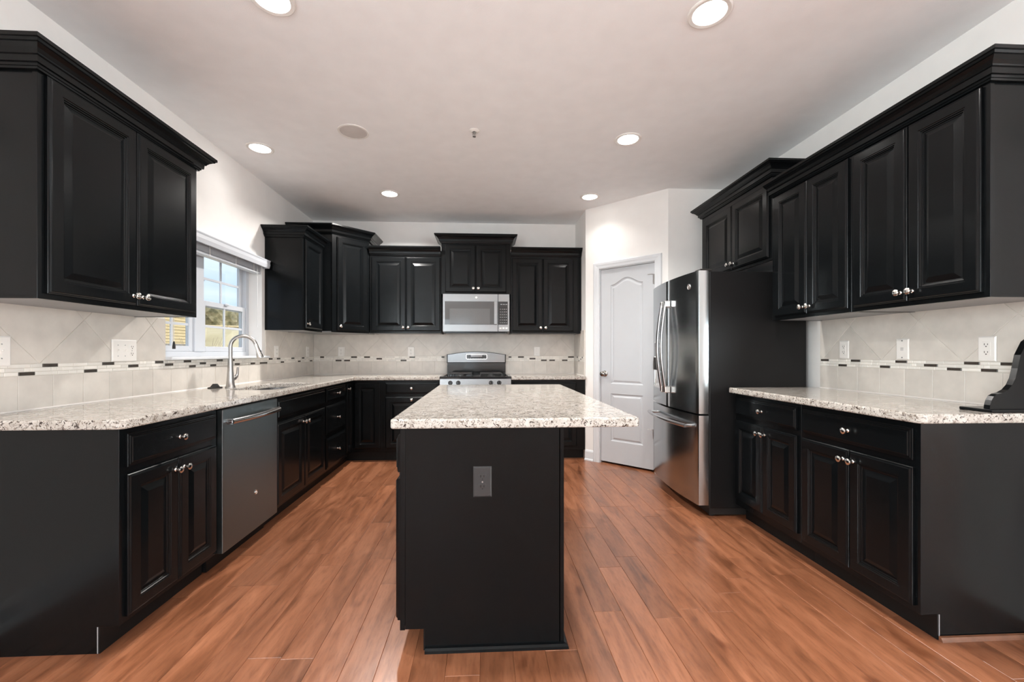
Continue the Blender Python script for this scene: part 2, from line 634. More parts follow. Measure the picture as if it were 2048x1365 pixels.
# ------------------------------------------------------------------ room measurements
XL, XR, YB = -2.03, 2.345, 5.14          # left, right and back walls
ZC = 2.735                               # ceiling
PA, PB = (1.10, 4.60), (1.742, 3.96)     # ends of the angled pantry wall
YREAR, XFAR, YPART = -4.5, 7.0, 1.28     # living area behind the camera
WY0, WY1, WZ0, WZ1 = 2.806, 3.985, 1.143, 2.02   # kitchen window opening in the left wall

# ------------------------------------------------------------------ shell
# floor: planks running away from the camera
def build_floor():
    mb = MB()
    pw, x0, x1, y0, y1 = 0.127, XL - 0.02, XFAR, YREAR, YB
    mb.box((x0, y0, -0.06), (x1, y1, -0.0035), mi=1)
    rnd = random.Random(21)
    c = 0.0016
    x = x0
    while x < x1 - 0.01:
        xe = min(x + pw, x1)
        y = y0 - rnd.uniform(0, 1.2)
        far = y1 if x < XR + 0.2 else YPART
        while y < far:
            L = rnd.choice((0.55, 0.75, 0.95, 1.15, 1.3)) * rnd.uniform(0.9, 1.1)
            ya, yb = max(y, y0), min(y + L, far)
            if yb - ya > 0.02:
                t = rnd.random()
                lo = [(x, ya), (xe, ya), (xe, yb), (x, yb)]
                hi = offset_poly(lo, c)
                mb.loops([[(p[0], p[1], -0.0035) for p in lo], [(p[0], p[1], -0.002) for p in lo], [(p[0], p[1], 0) for p in hi]], cap0=False, tint=t)
            y += L
        x = xe
    return struct(mb.build('floor', [M['floor'], M['floor_edge']], smooth=False))


build_floor()

mb = MB(); mb.box((XL - 0.16, YREAR - 0.15, ZC), (XFAR + 0.15, YB + 0.15, ZC + 0.12))
struct(mb.build('ceiling', M['ceiling']))

mb = MB()
t0 = XL - 0.18
mb.box((t0, YREAR, 0), (XL, -3.0, ZC)); mb.box((t0, -0.4, 0), (XL, WY0, ZC)); mb.box((t0, -3.0, 0), (XL, -0.4, 0.7)); mb.box((t0, -3.0, 2.3), (XL, -0.4, ZC)); mb.box((t0, WY1, 0), (XL, YB, ZC))
mb.box((t0, WY0, 0), (XL, WY1, WZ0 - 0.02)); mb.box((t0, WY0, WZ1), (XL, WY1, ZC))
struct(mb.build('wall_left', M['wall'], smooth=False))
mb = MB(); mb.box((XL - 0.18, YB, 0), (XR + 0.12, YB + 0.15, ZC)); struct(mb.build('wall_back', M['wall']))
mb = MB(); mb.box((XR, YPART, 0), (XR + 0.12, YB, ZC)); struct(mb.build('wall_right', M['wall']))
mb = MB(); mb.box((XR + 0.12, YPART, 0), (XFAR + 0.15, YPART + 0.12, ZC)); struct(mb.build('wall_partition', M['wall']))
# pantry: short return, angled wall with the door opening, and the flat wall beside the refrigerator
u2 = Vector((PB[0] - PA[0], PB[1] - PA[1])); LP = u2.length; u2.normalize()
ANG = math.atan2(u2.y, u2.x)
PM = Matrix.Translation((PA[0], PA[1], 0)) @ Matrix.Rotation(ANG, 4, 'Z')    # local x along the wall, -y towards the room
mb = MB()
mb.box((PA[0], PA[1] + 0.001, 0), (PA[0] + 0.1, YB, ZC)); struct(mb.build('wall_return', M['wall']))
DX0, DX1, DZ = 0.172, 0.780, 2.062
mb = MB()
for a, b in (((0, 0, 0), (DX0, 0.11, ZC)), ((DX1, 0, 0), (LP, 0.11, ZC)), ((DX0, 0, DZ), (DX1, 0.11, ZC))):
    mb.box(a, b)
ob = struct(mb.build('wall_pantry', M['wall'], smooth=False)); ob.matrix_world = PM
mb = MB(); mb.box((PB[0], PB[1], 0), (XR, PB[1] + 0.11, ZC)); struct(mb.build('wall_alcove', M['wall']))

# rear and far side walls of the living area, with openings for windows
def wall_with_openings(name, u0, u1, openings, make):
    mb = MB()
    u = u0
    for a, b, z0, z1 in sorted(openings):
        make(mb, u, a, 0, ZC)
        if z0 > 0:
            make(mb, a, b, 0, z0)
        make(mb, a, b, z1, ZC)
        u = b
    make(mb, u, u1, 0, ZC)
    return struct(mb.build(name, M['wall'], smooth=False))


REAR_OPEN = [(-1.7, -0.4, 0.8, 2.3), (3.8, 6.0, 0.02, 2.2)]
SIDE_OPEN = [(-2.25, 0.75, 0.55, 2.25)]
wall_with_openings('wall_rear', XL - 0.18, XFAR + 0.15, REAR_OPEN, lambda m, a, b, z0, z1: m.box((a, YREAR - 0.15, z0), (b, YREAR, z1)))
wall_with_openings('wall_side', YREAR, YPART, SIDE_OPEN, lambda m, a, b, z0, z1: m.box((XFAR, a, z0), (XFAR + 0.15, b, z1)))


def plain_window(name, w, h, cols, rows, mtx):
    """fixed window: frame, muntins and panes; local x along the wall, z up, at y=0"""
    root = bpy.data.objects.new(name, None); COL.objects.link(root); struct(root)
    root.matrix_world = mtx
    fr = MB(); t = 0.05
    fr.box((0, -0.03, 0), (t, 0.03, h)); fr.box((w - t, -0.03, 0), (w, 0.03, h))
    fr.box((t, -0.03, 0), (w - t, 0.03, t)); fr.box((t, -0.03, h - t), (w - t, 0.03, h))
    fr.build('window_frame', M['vinyl'], root)
    mu = MB()
    for k in range(1, cols):
        wd = 0.035 if (cols % 2 == 0 and k == cols // 2) else 0.012
        mu.box((w * k / cols - wd, -0.012, t), (w * k / cols + wd, 0.012, h - t))
    for k in range(1, rows):
        mu.box((t, -0.010, h * k / rows - 0.012), (w - t, 0.010, h * k / rows + 0.012))
    mu.build('muntin', M['vinyl'], root)
    g = MB(); g.box((t, -0.003, t), (w - t, 0.003, h - t)); g.build('pane', M['glass'], root)
    return root


plain_window('window_2', 1.3, 1.5, 4, 4, Matrix.Translation((-1.7, YREAR - 0.06, 0.8)))
plain_window('added_window', 2.6, 1.6, 6, 3, Matrix.Translation((XL - 0.09, -3.0, 0.7)) @ Matrix.Rotation(PI / 2, 4, 'Z'))  # unseen window added to the left wall to go with the fill light
plain_window('window_3', 2.2, 2.18, 2, 1, Matrix.Translation((3.8, YREAR - 0.06, 0.02)))
plain_window('window_4', 3.0, 1.7, 6, 3, Matrix.Translation((XFAR + 0.06, -2.25, 0.55)) @ Matrix.Rotation(PI / 2, 4, 'Z'))

# baseboards
BASE_PROF = [(0, 0), (0.026, 0), (0.026, 0.010), (0.022, 0.018), (0.014, 0.022), (0.014, 0.095), (0.010, 0.105), (0.006, 0.112), (0, 0.115)]
mb = MB(); mb.sweep([(0, -0.0005), (0.104, -0.0005)], BASE_PROF)
ob = struct(mb.build('baseboard_pantry', M['white'])); ob.matrix_world = PM
mb = MB(); mb.sweep([(XL + 0.0005, 1.66), (XL + 0.0005, YREAR)][::-1], BASE_PROF)
struct(mb.build('baseboard_left', M['white']))

# ------------------------------------------------------------------ pantry door
CASE_PROF = [(0, 0), (0.012, 0), (0.014, 0.006), (0.016, 0.028), (0.019, 0.040), (0.020, 0.060), (0.016, 0.066), (0, 0.068)]


def build_pantry_door():
    root = bpy.data.objects.new('door_1', None); COL.objects.link(root); struct(root)
    root.matrix_world = PM
    # jamb + casing
    mb = MB()
    mb.box((DX0 + 0.0005, -0.001, 0), (DX0 + 0.006, 0.11, DZ - 0.001)); mb.box((DX1 - 0.006, -0.001, 0), (DX1 - 0.0005, 0.11, DZ - 0.001))
    mb.box((DX0 + 0.006, -0.001, DZ - 0.008), (DX1 - 0.006, 0.11, DZ - 0.001))
    mb.build('jamb', M['white'], root)
    mb = MB()
    rows = []
    for (px, pz, mx, mz) in ((DX0, 0.0, -1, 0), (DX0, DZ, -1, 1), (DX1, DZ, 1, 1), (DX1, 0.0, 1, 0)):
        rows.append([(px + mx * w, -0.0005 - o, pz + mz * w) for o, w in CASE_PROF])
    mb.loops(rows)
    mb.build('casing', M['white'], root)
    # slab with two moulded panels, the upper one arched
    x0, x1, z0, z1 = DX0 + 0.009, DX1 - 0.009, 0.022, DZ - 0.011
    yf = 0.012
    mb = MB(); bm = mb.bm
    xa, xb = x0 + 0.115, x1 - 0.120
    low = [(xa, 0.245), (xb, 0.245), (xb, 0.742), (xa, 0.742)]
    zs, zp = 1.880, 1.946
    top = []
    n = 22
    for k in range(n + 1):
        s = k / n
        x = xb + (xa - xb) * s
        q = abs(2 * s - 1)
        hgt = zs + (zp - zs) * (0.5 + 0.5 * math.cos(PI * min(1.0, q / 0.97)))
        top.append((x, hgt))
    up = [(xa, 0.845), (xb, 0.845)] + top
    outer = [(x0, z0), (x1, z0), (x1, z1), (x0, z1)]
    holes = []
    orow = [bm.verts.new((p[0], yf, p[1])) for p in outer]
    es = [bm.edges.new((orow[i], orow[(i + 1) % 4])) for i in range(4)]
    prof = [(0.0, 0.0), (0.006, 0.007), (0.014, 0.010), (0.020, 0.010), (0.034, 0.003), (0.040, 0.002)]
    for poly in (low, up):
        rws = [[bm.verts.new((p[0], yf + d, p[1])) for p in offset_poly(poly, o)] for o, d in prof]
        m = len(poly)
        for r0, r1 in zip(rws, rws[1:]):
            for i in range(m):
                bm.faces.new((r0[i], r0[(i + 1) % m], r1[(i + 1) % m], r1[i]))
        bm.faces.new(rws[-1])
        es += [bm.edges.get((rws[0][i], rws[0][(i + 1) % m])) for i in range(m)]
    bmesh.ops.triangle_fill(bm, use_beauty=True, use_dissolve=False, edges=es)
    brow = [bm.verts.new((p[0], yf + 0.035, p[1])) for p in outer]
    for i in range(4):
        bm.faces.new((orow[i], orow[(i + 1) % 4], brow[(i + 1) % 4], brow[i]))
    bm.faces.new(brow)
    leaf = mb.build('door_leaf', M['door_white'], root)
    kx = x0 + 0.048
    mb = MB()
    mb.lathe([(0.032, 0), (0.032, 0.004), (0.026, 0.010), (0.012, 0.014), (0.010, 0.030), (0.022, 0.038), (0.028, 0.050), (0.026, 0.062), (0.016, 0.069), (0.004, 0.071)], (kx, yf, 0.948), (0, -1, 0), 24)
    mb.build('door_knob', M['knob_metal'], root)
    for hz in (1.885, 1.05, 0.37):
        mb = MB()
        mb.tube([(x1 + 0.002, 0.002, hz - 0.045), (x1 + 0.002, 0.002, hz + 0.045)], 0.0065, 10)
        mb.box((x1 - 0.02, yf - 0.002, hz - 0.044), (x1 + 0.002, yf + 0.001, hz + 0.044))
        if hz != 1.05:
            mb.tube([(x1, 0.002, hz + 0.048), (x1 - 0.02, -0.024, hz + 0.050), (x1 - 0.055, -0.030, hz + 0.050)], 0.004, 8)
        mb.build('hinge', M['hinge_metal'], root)
    return root


build_pantry_door()

# ------------------------------------------------------------------ kitchen window in the left wall
def build_window():
    root = bpy.data.objects.new('window_1', None); COL.objects.link(root); struct(root)
    root.location = (XL, WY0, WZ0)
    W, Hh = WY1 - WY0, WZ1 - WZ0
    xo = -0.135                                                   # frame set back in the opening
    mid = 0.500                                                   # mullion between the two units
    fr = MB()
    f = 0.045
    fr.box((xo - 0.045, 0.001, 0.0), (xo + 0.02, f, Hh - 0.001)); fr.box((xo - 0.045, W - f, 0.0), (xo + 0.02, W - 0.001, Hh - 0.001))
    fr.box((xo - 0.045, f, 0.0), (xo + 0.02, W - f, f * 0.8)); fr.box((xo - 0.045, f, Hh - f), (xo + 0.02, W - f, Hh - 0.001))
    fr.box((xo - 0.045, mid - 0.05, f * 0.8), (xo + 0.028, mid + 0.05, Hh - f), bevel=0.004)
    fr.build('window_frame', M['vinyl'], root)
    zm = 0.405                                                    # meeting rail
    for (a, b) in ((f, mid - 0.05), (mid + 0.05, W - f)):
        for (z0, z1, xs) in ((zm - 0.02, Hh - f, xo - 0.028), (f * 0.8, zm + 0.025, xo)):
            s = MB(); w = 0.040
            s.box((xs - 0.012, a, z0), (xs + 0.012, a + w, z1), bevel=0.003); s.box((xs - 0.012, b - w, z0), (xs + 0.012, b, z1), bevel=0.003)
            s.box((xs - 0.012, a + w, z0), (xs + 0.012, b - w, z0 + w), bevel=0.003); s.box((xs - 0.012, a + w, z1 - w), (xs + 0.012, b - w, z1), bevel=0.003)
            sash = s.build('sash', M['vinyl'], root)
            m = MB()
            ym = (a + b) / 2
            zz = (z0 + z1) / 2
            m.box((xs - 0.004, ym - 0.009, z0 + w), (xs + 0.005, ym + 0.009, z1 - w)); m.box((xs - 0.0045, a + w, zz - 0.009), (xs + 0.0055, b - w, zz + 0.009))
            m.build('muntin', M['vinyl'], sash)
            g = MB(); g.box((xs - 0.002, a + w, z0 + w), (xs + 0.002, b - w, z1 - w)); g.build('pane', M['glass'], sash)
        lk = MB()
        lk.box((xo + 0.012, (a + b) / 2 - 0.022, zm + 0.012), (xo + 0.030, (a + b) / 2 + 0.022, zm + 0.030), bevel=0.005)
        lk.build('sash_lock', M['vinyl'], root)
    sill = MB()
    sill.box((xo - 0.02, 0.001, -0.020), (0.0, W - 0.001, -0.0005))
    sill.box((0.0, -0.006, -0.020), (0.052, W + 0.050, -0.0005), bevel=0.005, seg=2)
    sill.build('sill', M['white'], root)


build_window()


def build_blind():
    root = thing('window_blind', 'white horizontal slat blind drawn up to the top of the window over the sink', 'blind', (XL, WY0, 0))
    W = WY1 - WY0
    v = MB()
    prof = [(0, 0.0), (0.012, 0.0), (0.014, 0.008), (0.018, 0.03), (0.016, 0.055), (0.020, 0.066), (0.020, 0.072), (0, 0.072)]
    v.sweep([(-0.03, -0.012), (0.045, -0.012), (0.045, W + 0.006), (-0.03, W + 0.006)], [(o, z) for o, z in prof], 1.940)
    v.box((-0.03, -0.012, 1.995), (0.045, W + 0.006, 2.010))
    v.build('valance', M['vinyl'], root)
    h = MB(); h.box((-0.06, 0.012, 1.965), (0.0, W - 0.012, 1.992)); h.build('headrail', M['vinyl'], root)
    s = MB()
    for k in range(16):
        z = 1.905 + k * 0.0036
        s.box((-0.058, 0.014, z), (-0.004, W - 0.014, z + 0.0018))
    s.build('slat', M['blind'], root)
    b = MB(); b.box((-0.058, 0.014, 1.882), (-0.004, W - 0.014, 1.902), bevel=0.003); b.build('bottom_rail', M['vinyl'], root)
    for y in (0.16, 0.45, 0.78, 1.05):
        c = MB(); c.box((-0.0035, y - 0.006, 1.884), (-0.0015, y + 0.006, 1.965)); c.build('ladder_tape', M['cord'], root)
    c = MB(); c.tube([(0.004, 0.075, 1.94), (0.004, 0.076, 1.24)], 0.0018, 6); cd = c.build('pull_cord', M['cord'], root)
    t = MB(); t.lathe([(0.003, 0.05), (0.006, 0.04), (0.009, 0.015), (0.009, 0.0)], (0.004, 0.076, 1.195)); t.build('tassel', M['rubber'], cd)
    w = MB(); w.tube([(0.006, W - 0.09, 1.95), (0.006, W - 0.088, 1.40)], 0.0022, 6); w.build('tilt_wand', M['cord'], root)


build_blind()

# ------------------------------------------------------------------ cabinets
DOOR_PROF = [(0.0, 0.0), (0.0, 0.010), (0.0025, 0.0125), (0.0055, 0.0130), (0.0085, 0.0185), (0.0110, 0.0195), (0.050, 0.0195), (0.0525, 0.0170),
             (0.0565, 0.0170), (0.0590, 0.0125), (0.0630, 0.0120), (0.0655, 0.0075), (0.0690, 0.0072), (0.0920, 0.0158), (0.0950, 0.0168)]
DRAWER_PROF = [(0.0, 0.0), (0.0, 0.0095), (0.003, 0.0115), (0.008, 0.0118), (0.010, 0.0145), (0.0145, 0.0148), (0.0170, 0.0190), (0.0190, 0.0195)]
CROWN = [(0, 0), (0.010, 0), (0.012, 0.007), (0.016, 0.008), (0.018, 0.016), (0.026, 0.018), (0.028, 0.040), (0.034, 0.042), (0.036, 0.047), (0.045, 0.058), (0.058, 0.068), (0.064, 0.070), (0.068, 0.078), (0.074, 0.080), (0.074, 0.094), (0, 0.094)]


def panel(x0, x1, z0, z1, prof):
    mb = MB()
    lim = min(x1 - x0, z1 - z0) / 2 - 0.006
    lps = []
    for o, d in prof:
        o = min(o, lim)
        lps.append([(x0 + o, -d - 0.0006, z0 + o), (x1 - o, -d - 0.0006, z0 + o), (x1 - o, -d - 0.0006, z1 - o), (x0 + o, -d - 0.0006, z1 - o)])
    mb.loops(lps)
    return mb


def knob(parent, x, z, y=-0.0195):
    mb = MB()
    mb.lathe([(0.0085, 0), (0.0085, 0.002), (0.0055, 0.005), (0.0045, 0.013), (0.006, 0.016), (0.0125, 0.019), (0.0155, 0.023), (0.0150, 0.028), (0.0105, 0.0315), (0.003, 0.0325)], (x, y, z), (0, -1, 0), 20)
    return mb.build('knob', M['nickel'], parent)


def add_door(root, x0, x1, z0, z1, kx=None, kz=None):
    d = panel(x0, x1, z0, z1, DOOR_PROF).build('door', M['black'], root)
    if kx is not None:
        knob(d, kx, kz)
    return d


def add_drawer(root, x0, x1, z0, z1, knobs=True):
    d = panel(x0, x1, z0, z1, DRAWER_PROF).build('drawer', M['black'], root)
    if knobs:
        knob(d, (x0 + x1) / 2, (z0 + z1) / 2)
    return d


def pair(root, x0, x1, z0, z1, upper, gap=0.006):
    m = (x0 + x1) / 2
    kz = z0 + 0.042 if upper else z1 - 0.048
    add_door(root, x0, m - gap / 2, z0, z1, m - gap / 2 - 0.025, kz)
    add_door(root, m + gap / 2, x1, z0, z1, m + gap / 2 + 0.025, kz)


def wall_cabinet(label, loc, rz, w, d, h, doors, crown_path, crown_z, group='black wall cabinets', crown_prof=CROWN, single=None):
    """loc: face-frame lower corner; h: body height; doors: (x0,x1,z0,z1) of the pair"""
    root = thing('wall_cabinet', label, 'cabinet', loc, rz, group)
    mb = MB(); mb.box((0.003, 0.0192, 0.012), (w - 0.003, d, h)); mb.build('carcass', M['black'], root)
    mb = MB(); mb.box((0, 0, 0), (w, 0.019, h), bevel=0.001); mb.build('face_frame', M['black'], root)
    mb = MB(); mb.box((0.018, 0.0195, 0.002), (w - 0.018, d - 0.004, 0.0118)); mb.build('bottom_panel', M['underside'], root)
    for xa, xb in ((0.003, 0.0175), (w - 0.0175, w - 0.003)):
        mb = MB(); mb.box((xa, 0.0195, 0.0), (xb, d, 0.0118)); mb.build('bottom_rail', M['black'], root)
    if single is None:
        pair(root, *doors, True)
    else:
        x0, x1, z0, z1 = doors
        add_door(root, x0, x1, z0, z1, x0 + 0.028 if single == 'l' else x1 - 0.028, z0 + 0.042)
    mb = MB(); mb.sweep(crown_path, crown_prof, crown_z); mb.build('crown_moulding', M['black'], root)
    return root


R90 = PI / 2
# near left
b = 1.376
wall_cabinet('near left black wall cabinet with two tall doors, just left of the sink window', (-1.685, 1.692, b), R90, 0.886, 0.3435, 2.300 - b,
             (0.026, 0.860, 0.022, 2.232 - b), [(0.0, 0.342), (0.0, 0), (0.886, 0), (0.886, 0.342)], 2.236 - b)
# far left, past the window
b = 1.380
wall_cabinet('narrow black wall cabinet with its bare end panel beside the sink window, one door', (-1.685, 4.029, b), R90, 0.466, 0.3435, 2.300 - b,
             (0.030, 0.436, 0.022, 2.235 - b), [(0.0, 0.342), (0.0, 0), (0.464, 0)], 2.239 - b, single='l')
# back wall
b = 1.388
wall_cabinet('black wall cabinet with two doors on the back wall, left of the microwave', (-1.280, 4.800, b), 0, 0.790, 0.339, 2.315 - b,
             (0.020, 0.782, 0.022, 2.236 - b), [(0.0, 0), (0.786, 0)], 2.254 - b)
wall_cabinet('raised short black wall cabinet with two doors directly above the microwave', (-0.488, 4.800, 1.828), 0, 0.776, 0.339, 2.475 - 1.828,
             (0.042, 0.730, 0.020, 2.385 - 1.828), [(0.0, 0.338), (0.0, 0), (0.776, 0), (0.776, 0.338)], 2.400 - 1.828)
wall_cabinet('black wall cabinet with two doors on the back wall, right of the microwave', (0.290, 4.800, b), 0, 0.806, 0.339, 2.320 - b,
             (0.014, 0.716, 0.022, 2.238 - b), [(0.004, 0), (0.806, 0)], 2.258 - b)
# right wall
b = 1.391
wall_cabinet('nearest black wall cabinet on the right wall, two tall doors and an exposed end panel', (1.990, 2.208, b), -R90, 0.634, 0.3535, 2.305 - b,
             (0.022, 0.612, 0.022, 2.232 - b), [(0.0, 0), (0.634, 0), (0.634, 0.352)], 2.240 - b)
wall_cabinet('black wall cabinet between the nearest right one and the refrigerator cabinet, two tall doors', (1.990, 2.845, b), -R90, 0.636, 0.3535, 2.305 - b,
             (0.036, 0.624, 0.022, 2.232 - b), [(0.0, 0), (0.637, 0)], 2.240 - b)
wall_cabinet('raised short black wall cabinet with two doors above the refrigerator', (1.990, 3.800, 1.815), -R90, 0.953, 0.3535, 2.470 - 1.815,
             (0.055, 0.930, 0.022, 2.355 - 1.815), [(0.0, 0.352), (0.0, 0), (0.953, 0), (0.953, 0.352)], 2.395 - 1.815)


def corner_wall_cabinet():
    root = thing('corner_wall_cabinet', 'tall diagonal black corner wall cabinet with one narrow door, higher than its neighbours', 'cabinet', (-1.588, 4.500, 1.384), 0)
    zb = 1.384
    foot = [(-0.441, 0.003), (0, 0.003), (0.300, 0.303), (0.300, 0.639), (-0.441, 0.639)]
    mb = MB(); mb.prism(offset_poly(foot, 0.004), 'z', 0.012, 2.47 - zb); mb.build('carcass', M['black'], root)
    mb = MB(); mb.prism(offset_poly(foot, 0.020), 'z', 0.002, 0.0118); mb.build('bottom_panel', M['underside'], root)
    L = 0.300 * math.sqrt(2)
    q = Matrix.Translation((0, 0.003, 0)) @ Matrix.Rotation(PI / 4, 4, 'Z')
    mb = MB(); mb.box((0, -0.004, 0), (L, 0.015, 2.47 - zb), bevel=0.001)
    fr = mb.build('face_frame', M['black'], root); fr.matrix_local = q
    d = panel(0.050, L - 0.028, 0.022, 2.385 - zb, DOOR_PROF).build('door', M['black'], root)
    d.matrix_local = q @ Matrix.Translation((0, -0.004, 0))
    knob(d, 0.050 + 0.028, 0.064)
    mb = MB(); mb.sweep([(-0.441, 0.003), (0, 0.003), (0.300, 0.303), (0.300, 0.637)], CROWN, 2.405 - zb); mb.build('crown_moulding', M['black'], root)


corner_wall_cabinet()


def base_cabinet(label, loc, rz, w, d, top, end=None, group='black base cabinets'):
    root = thing('base_cabinet', label, 'cabinet', loc, rz, group)
    e0 = 0.003 if end == 0 else 0.0
    e1 = 0.003 if end == 1 else 0.0
    mb = MB()
    mb.prism([(e0 if False else 0.0192, 0.105), (0.0192, top), (d, top), (d, 0.0), (0.080, 0.0), (0.080, 0.105)], 'x', e0, w - e1)
    mb.build('carcass', M['black'], root)
    mb = MB(); mb.box((0, 0, 0.105), (w, 0.019, top), bevel=0.001); mb.build('face_frame', M['black'], root)
    mb = MB(); mb.box((e0, 0.0735, 0.0005), (w - e1, 0.0795, 0.1045)); mb.build('toe_kick', M['toe'], root)
    return root


BT = 0.8755
r = base_cabinet('near left black base cabinet with one drawer over two doors, ahead of the dishwasher', (-1.42, 1.728, 0), R90, 0.597, 0.606, BT, 0)
mb = MB(); mb.box((0.0022, 0.0797, 0.001), (0.0029, 0.0835, 0.104)); mb.build('worn_edge', M['marking'], r)
add_drawer(r, 0.026, 0.578, 0.718, 0.850); pair(r, 0.026, 0.578, 0.128, 0.688, False)
r = base_cabinet('black sink base cabinet with a blank drawer front over two doors, past the dishwasher', (-1.42, 2.934, 0), R90, 0.906, 0.606, BT - 0.22)
for a, c in (((0, 0.0, 0.6), (0.906, 0.019, BT)),):
    mb = MB(); mb.box((0, 0.0001, BT - 0.225), (0.906, 0.0189, BT)); mb.build('apron', M['black'], r)
add_drawer(r, 0.024, 0.882, 0.715, 0.850, False); pair(r, 0.024, 0.882, 0.128, 0.688, False)
r = base_cabinet('black base cabinet with three stacked drawers, left run near the corner', (-1.42, 3.842, 0), R90, 0.553, 0.606, BT)
add_drawer(r, 0.020, 0.535, 0.728, 0.850); add_drawer(r, 0.020, 0.535, 0.435, 0.690); add_drawer(r, 0.020, 0.535, 0.128, 0.400)


def corner_base():
    root = thing('corner_base_cabinet', 'black L-shaped corner base cabinet with two narrow doors folding at the inner corner', 'cabinet', (-1.42, 4.62, 0), 0)
    x1, y0 = 0.330, -0.2245
    foot = [(-0.606, y0), (-0.0192, y0), (-0.0192, 0.0192), (x1, 0.0192), (x1, 0.518), (-0.606, 0.518)]
    mb = MB(); mb.prism(foot, 'z', 0.105, BT)
    mb.prism([(-0.606, y0), (-0.080, y0), (-0.080, 0.080), (x1, 0.080), (x1, 0.518), (-0.606, 0.518)], 'z', 0.0, 0.105)
    mb.build('carcass', M['black'], root)
    mb = MB(); mb.box((-0.019, y0, 0.105), (0, 0.0, BT)); mb.box((-0.019, 0.0, 0.105), (x1, 0.019, BT)); mb.build('face_frame', M['black'], root)
    mb = MB(); mb.box((-0.0795, y0, 0.0005), (-0.0735, 0.0735, 0.1045)); mb.box((-0.0795, 0.0735, 0.0005), (x1, 0.0795, 0.1045)); mb.build('toe_kick', M['toe'], root)
    d = panel(0.028, 0.298, 0.145, 0.850, DOOR_PROF).build('door', M['black'], root)
    d2 = panel(0.016, 0.196, 0.145, 0.850, DOOR_PROF).build('door', M['black'], root)
    d2.matrix_local = Matrix.Translation((0, y0, 0)) @ Matrix.Rotation(R90, 4, 'Z')
    knob(d2, 0.040, 0.800)


corner_base()
r = base_cabinet('black base cabinet with one drawer and door on the back wall, left of the range', (-1.089, 4.62, 0), 0, 0.600, 0.518, BT)
add_drawer(r, 0.024, 0.584, 0.728, 0.850); add_door(r, 0.024, 0.584, 0.145, 0.695, 0.304, 0.668)
r = base_cabinet('black base cabinet on the back wall between the range and the pantry corner', (0.290, 4.62, 0), 0, 0.806, 0.518, BT)
add_drawer(r, 0.020, 0.715, 0.728, 0.850, False); pair(r, 0.020, 0.715, 0.145, 0.695, False)
RT = 0.8875
r = base_cabinet('near right black base cabinet, drawer over two doors, exposed end panel at the room side', (1.765, 2.283, 0), -R90, 0.650, 0.578, RT, 1)
mb = MB(); mb.box((0.6471, 0.0797, 0.001), (0.6478, 0.0835, 0.104)); mb.build('worn_edge', M['marking'], r)
add_drawer(r, 0.020, 0.640 - 0.012, 0.728, 0.860); pair(r, 0.020, 0.628, 0.132, 0.700, False)
mb = MB(); mb.sweep([(0.064, 0.572), (0.064, 0.652)][::-1], [(0, 0), (0.016, 0), (0.014, 0.009), (0.008, 0.016), (0, 0.018)])
mb = MB(); mb.prism([(0.6505, 0.0005), (0.666, 0.0005), (0.664, 0.009), (0.659, 0.016), (0.6505, 0.018)], 'y', 0.076, 0.574)
mb.build('shoe_moulding', M['shoe'], r)
r = base_cabinet('far right black base cabinet next to the refrigerator, drawer over two doors', (1.765, 2.905, 0), -R90, 0.621, 0.578, RT)
add_drawer(r, 0.012, 0.600, 0.732, 0.862); pair(r, 0.012, 0.600, 0.150, 0.702, False)

# ------------------------------------------------------------------ worktops
SX0, SX1, SY0, SY1 = -1.800, -1.450, 3.010, 3.700                   # sink opening
def worktops():
    z0, z1 = 0.8762, 0.914
    mb = MB()
    outer = [(XL + 0.012, 1.690), (-1.375, 1.690), (-1.375, 4.575), (-0.486, 4.575), (-0.486, YB - 0.012), (XL + 0.012, YB - 0.012)]
    outer = round_poly(outer, [0, 0.035, 0.012, 0, 0, 0])
    hole = round_poly([(SX0, SY0), (SX1, SY0), (SX1, SY1), (SX0, SY1)], [0.09, 0.09, 0.09, 0.09], 8)
    slab(mb, outer, [hole], z0, z1, 0.007)
    tag(mb.build('worktop', M['granite']), 'cream speckled granite worktop turning the left corner, with the sink cut-out', 'worktop')
    mb = MB(); slab(mb, [(0.286, 4.575), (PA[0] - 0.001, 4.575), (PA[0] - 0.001, YB - 0.012), (0.286, YB - 0.012)], [], z0, z1, 0.007)
    tag(mb.build('worktop', M['granite']), 'short speckled granite worktop between the range and the pantry wall', 'worktop')
    mb = MB(); slab(mb, round_poly([(1.715, 1.588), (XR - 0.012, 1.588), (XR - 0.012, 2.908), (1.715, 2.908)], [0.03, 0, 0, 0.006]), [], 0.888, 0.926, 0.007)
    tag(mb.build('worktop', M['granite']), 'speckled granite worktop along the right wall below the wall cabinets', 'worktop')
    mb = MB(); slab(mb, round_poly([(-0.364, 1.650), (0.612, 1.650), (0.612, 3.425), (-0.364, 3.425)], 0.014), [], 0.8762, 0.914, 0.007)
    tag(mb.build('worktop', M['granite']), 'speckled granite island top overhanging on the right', 'worktop')


worktops()


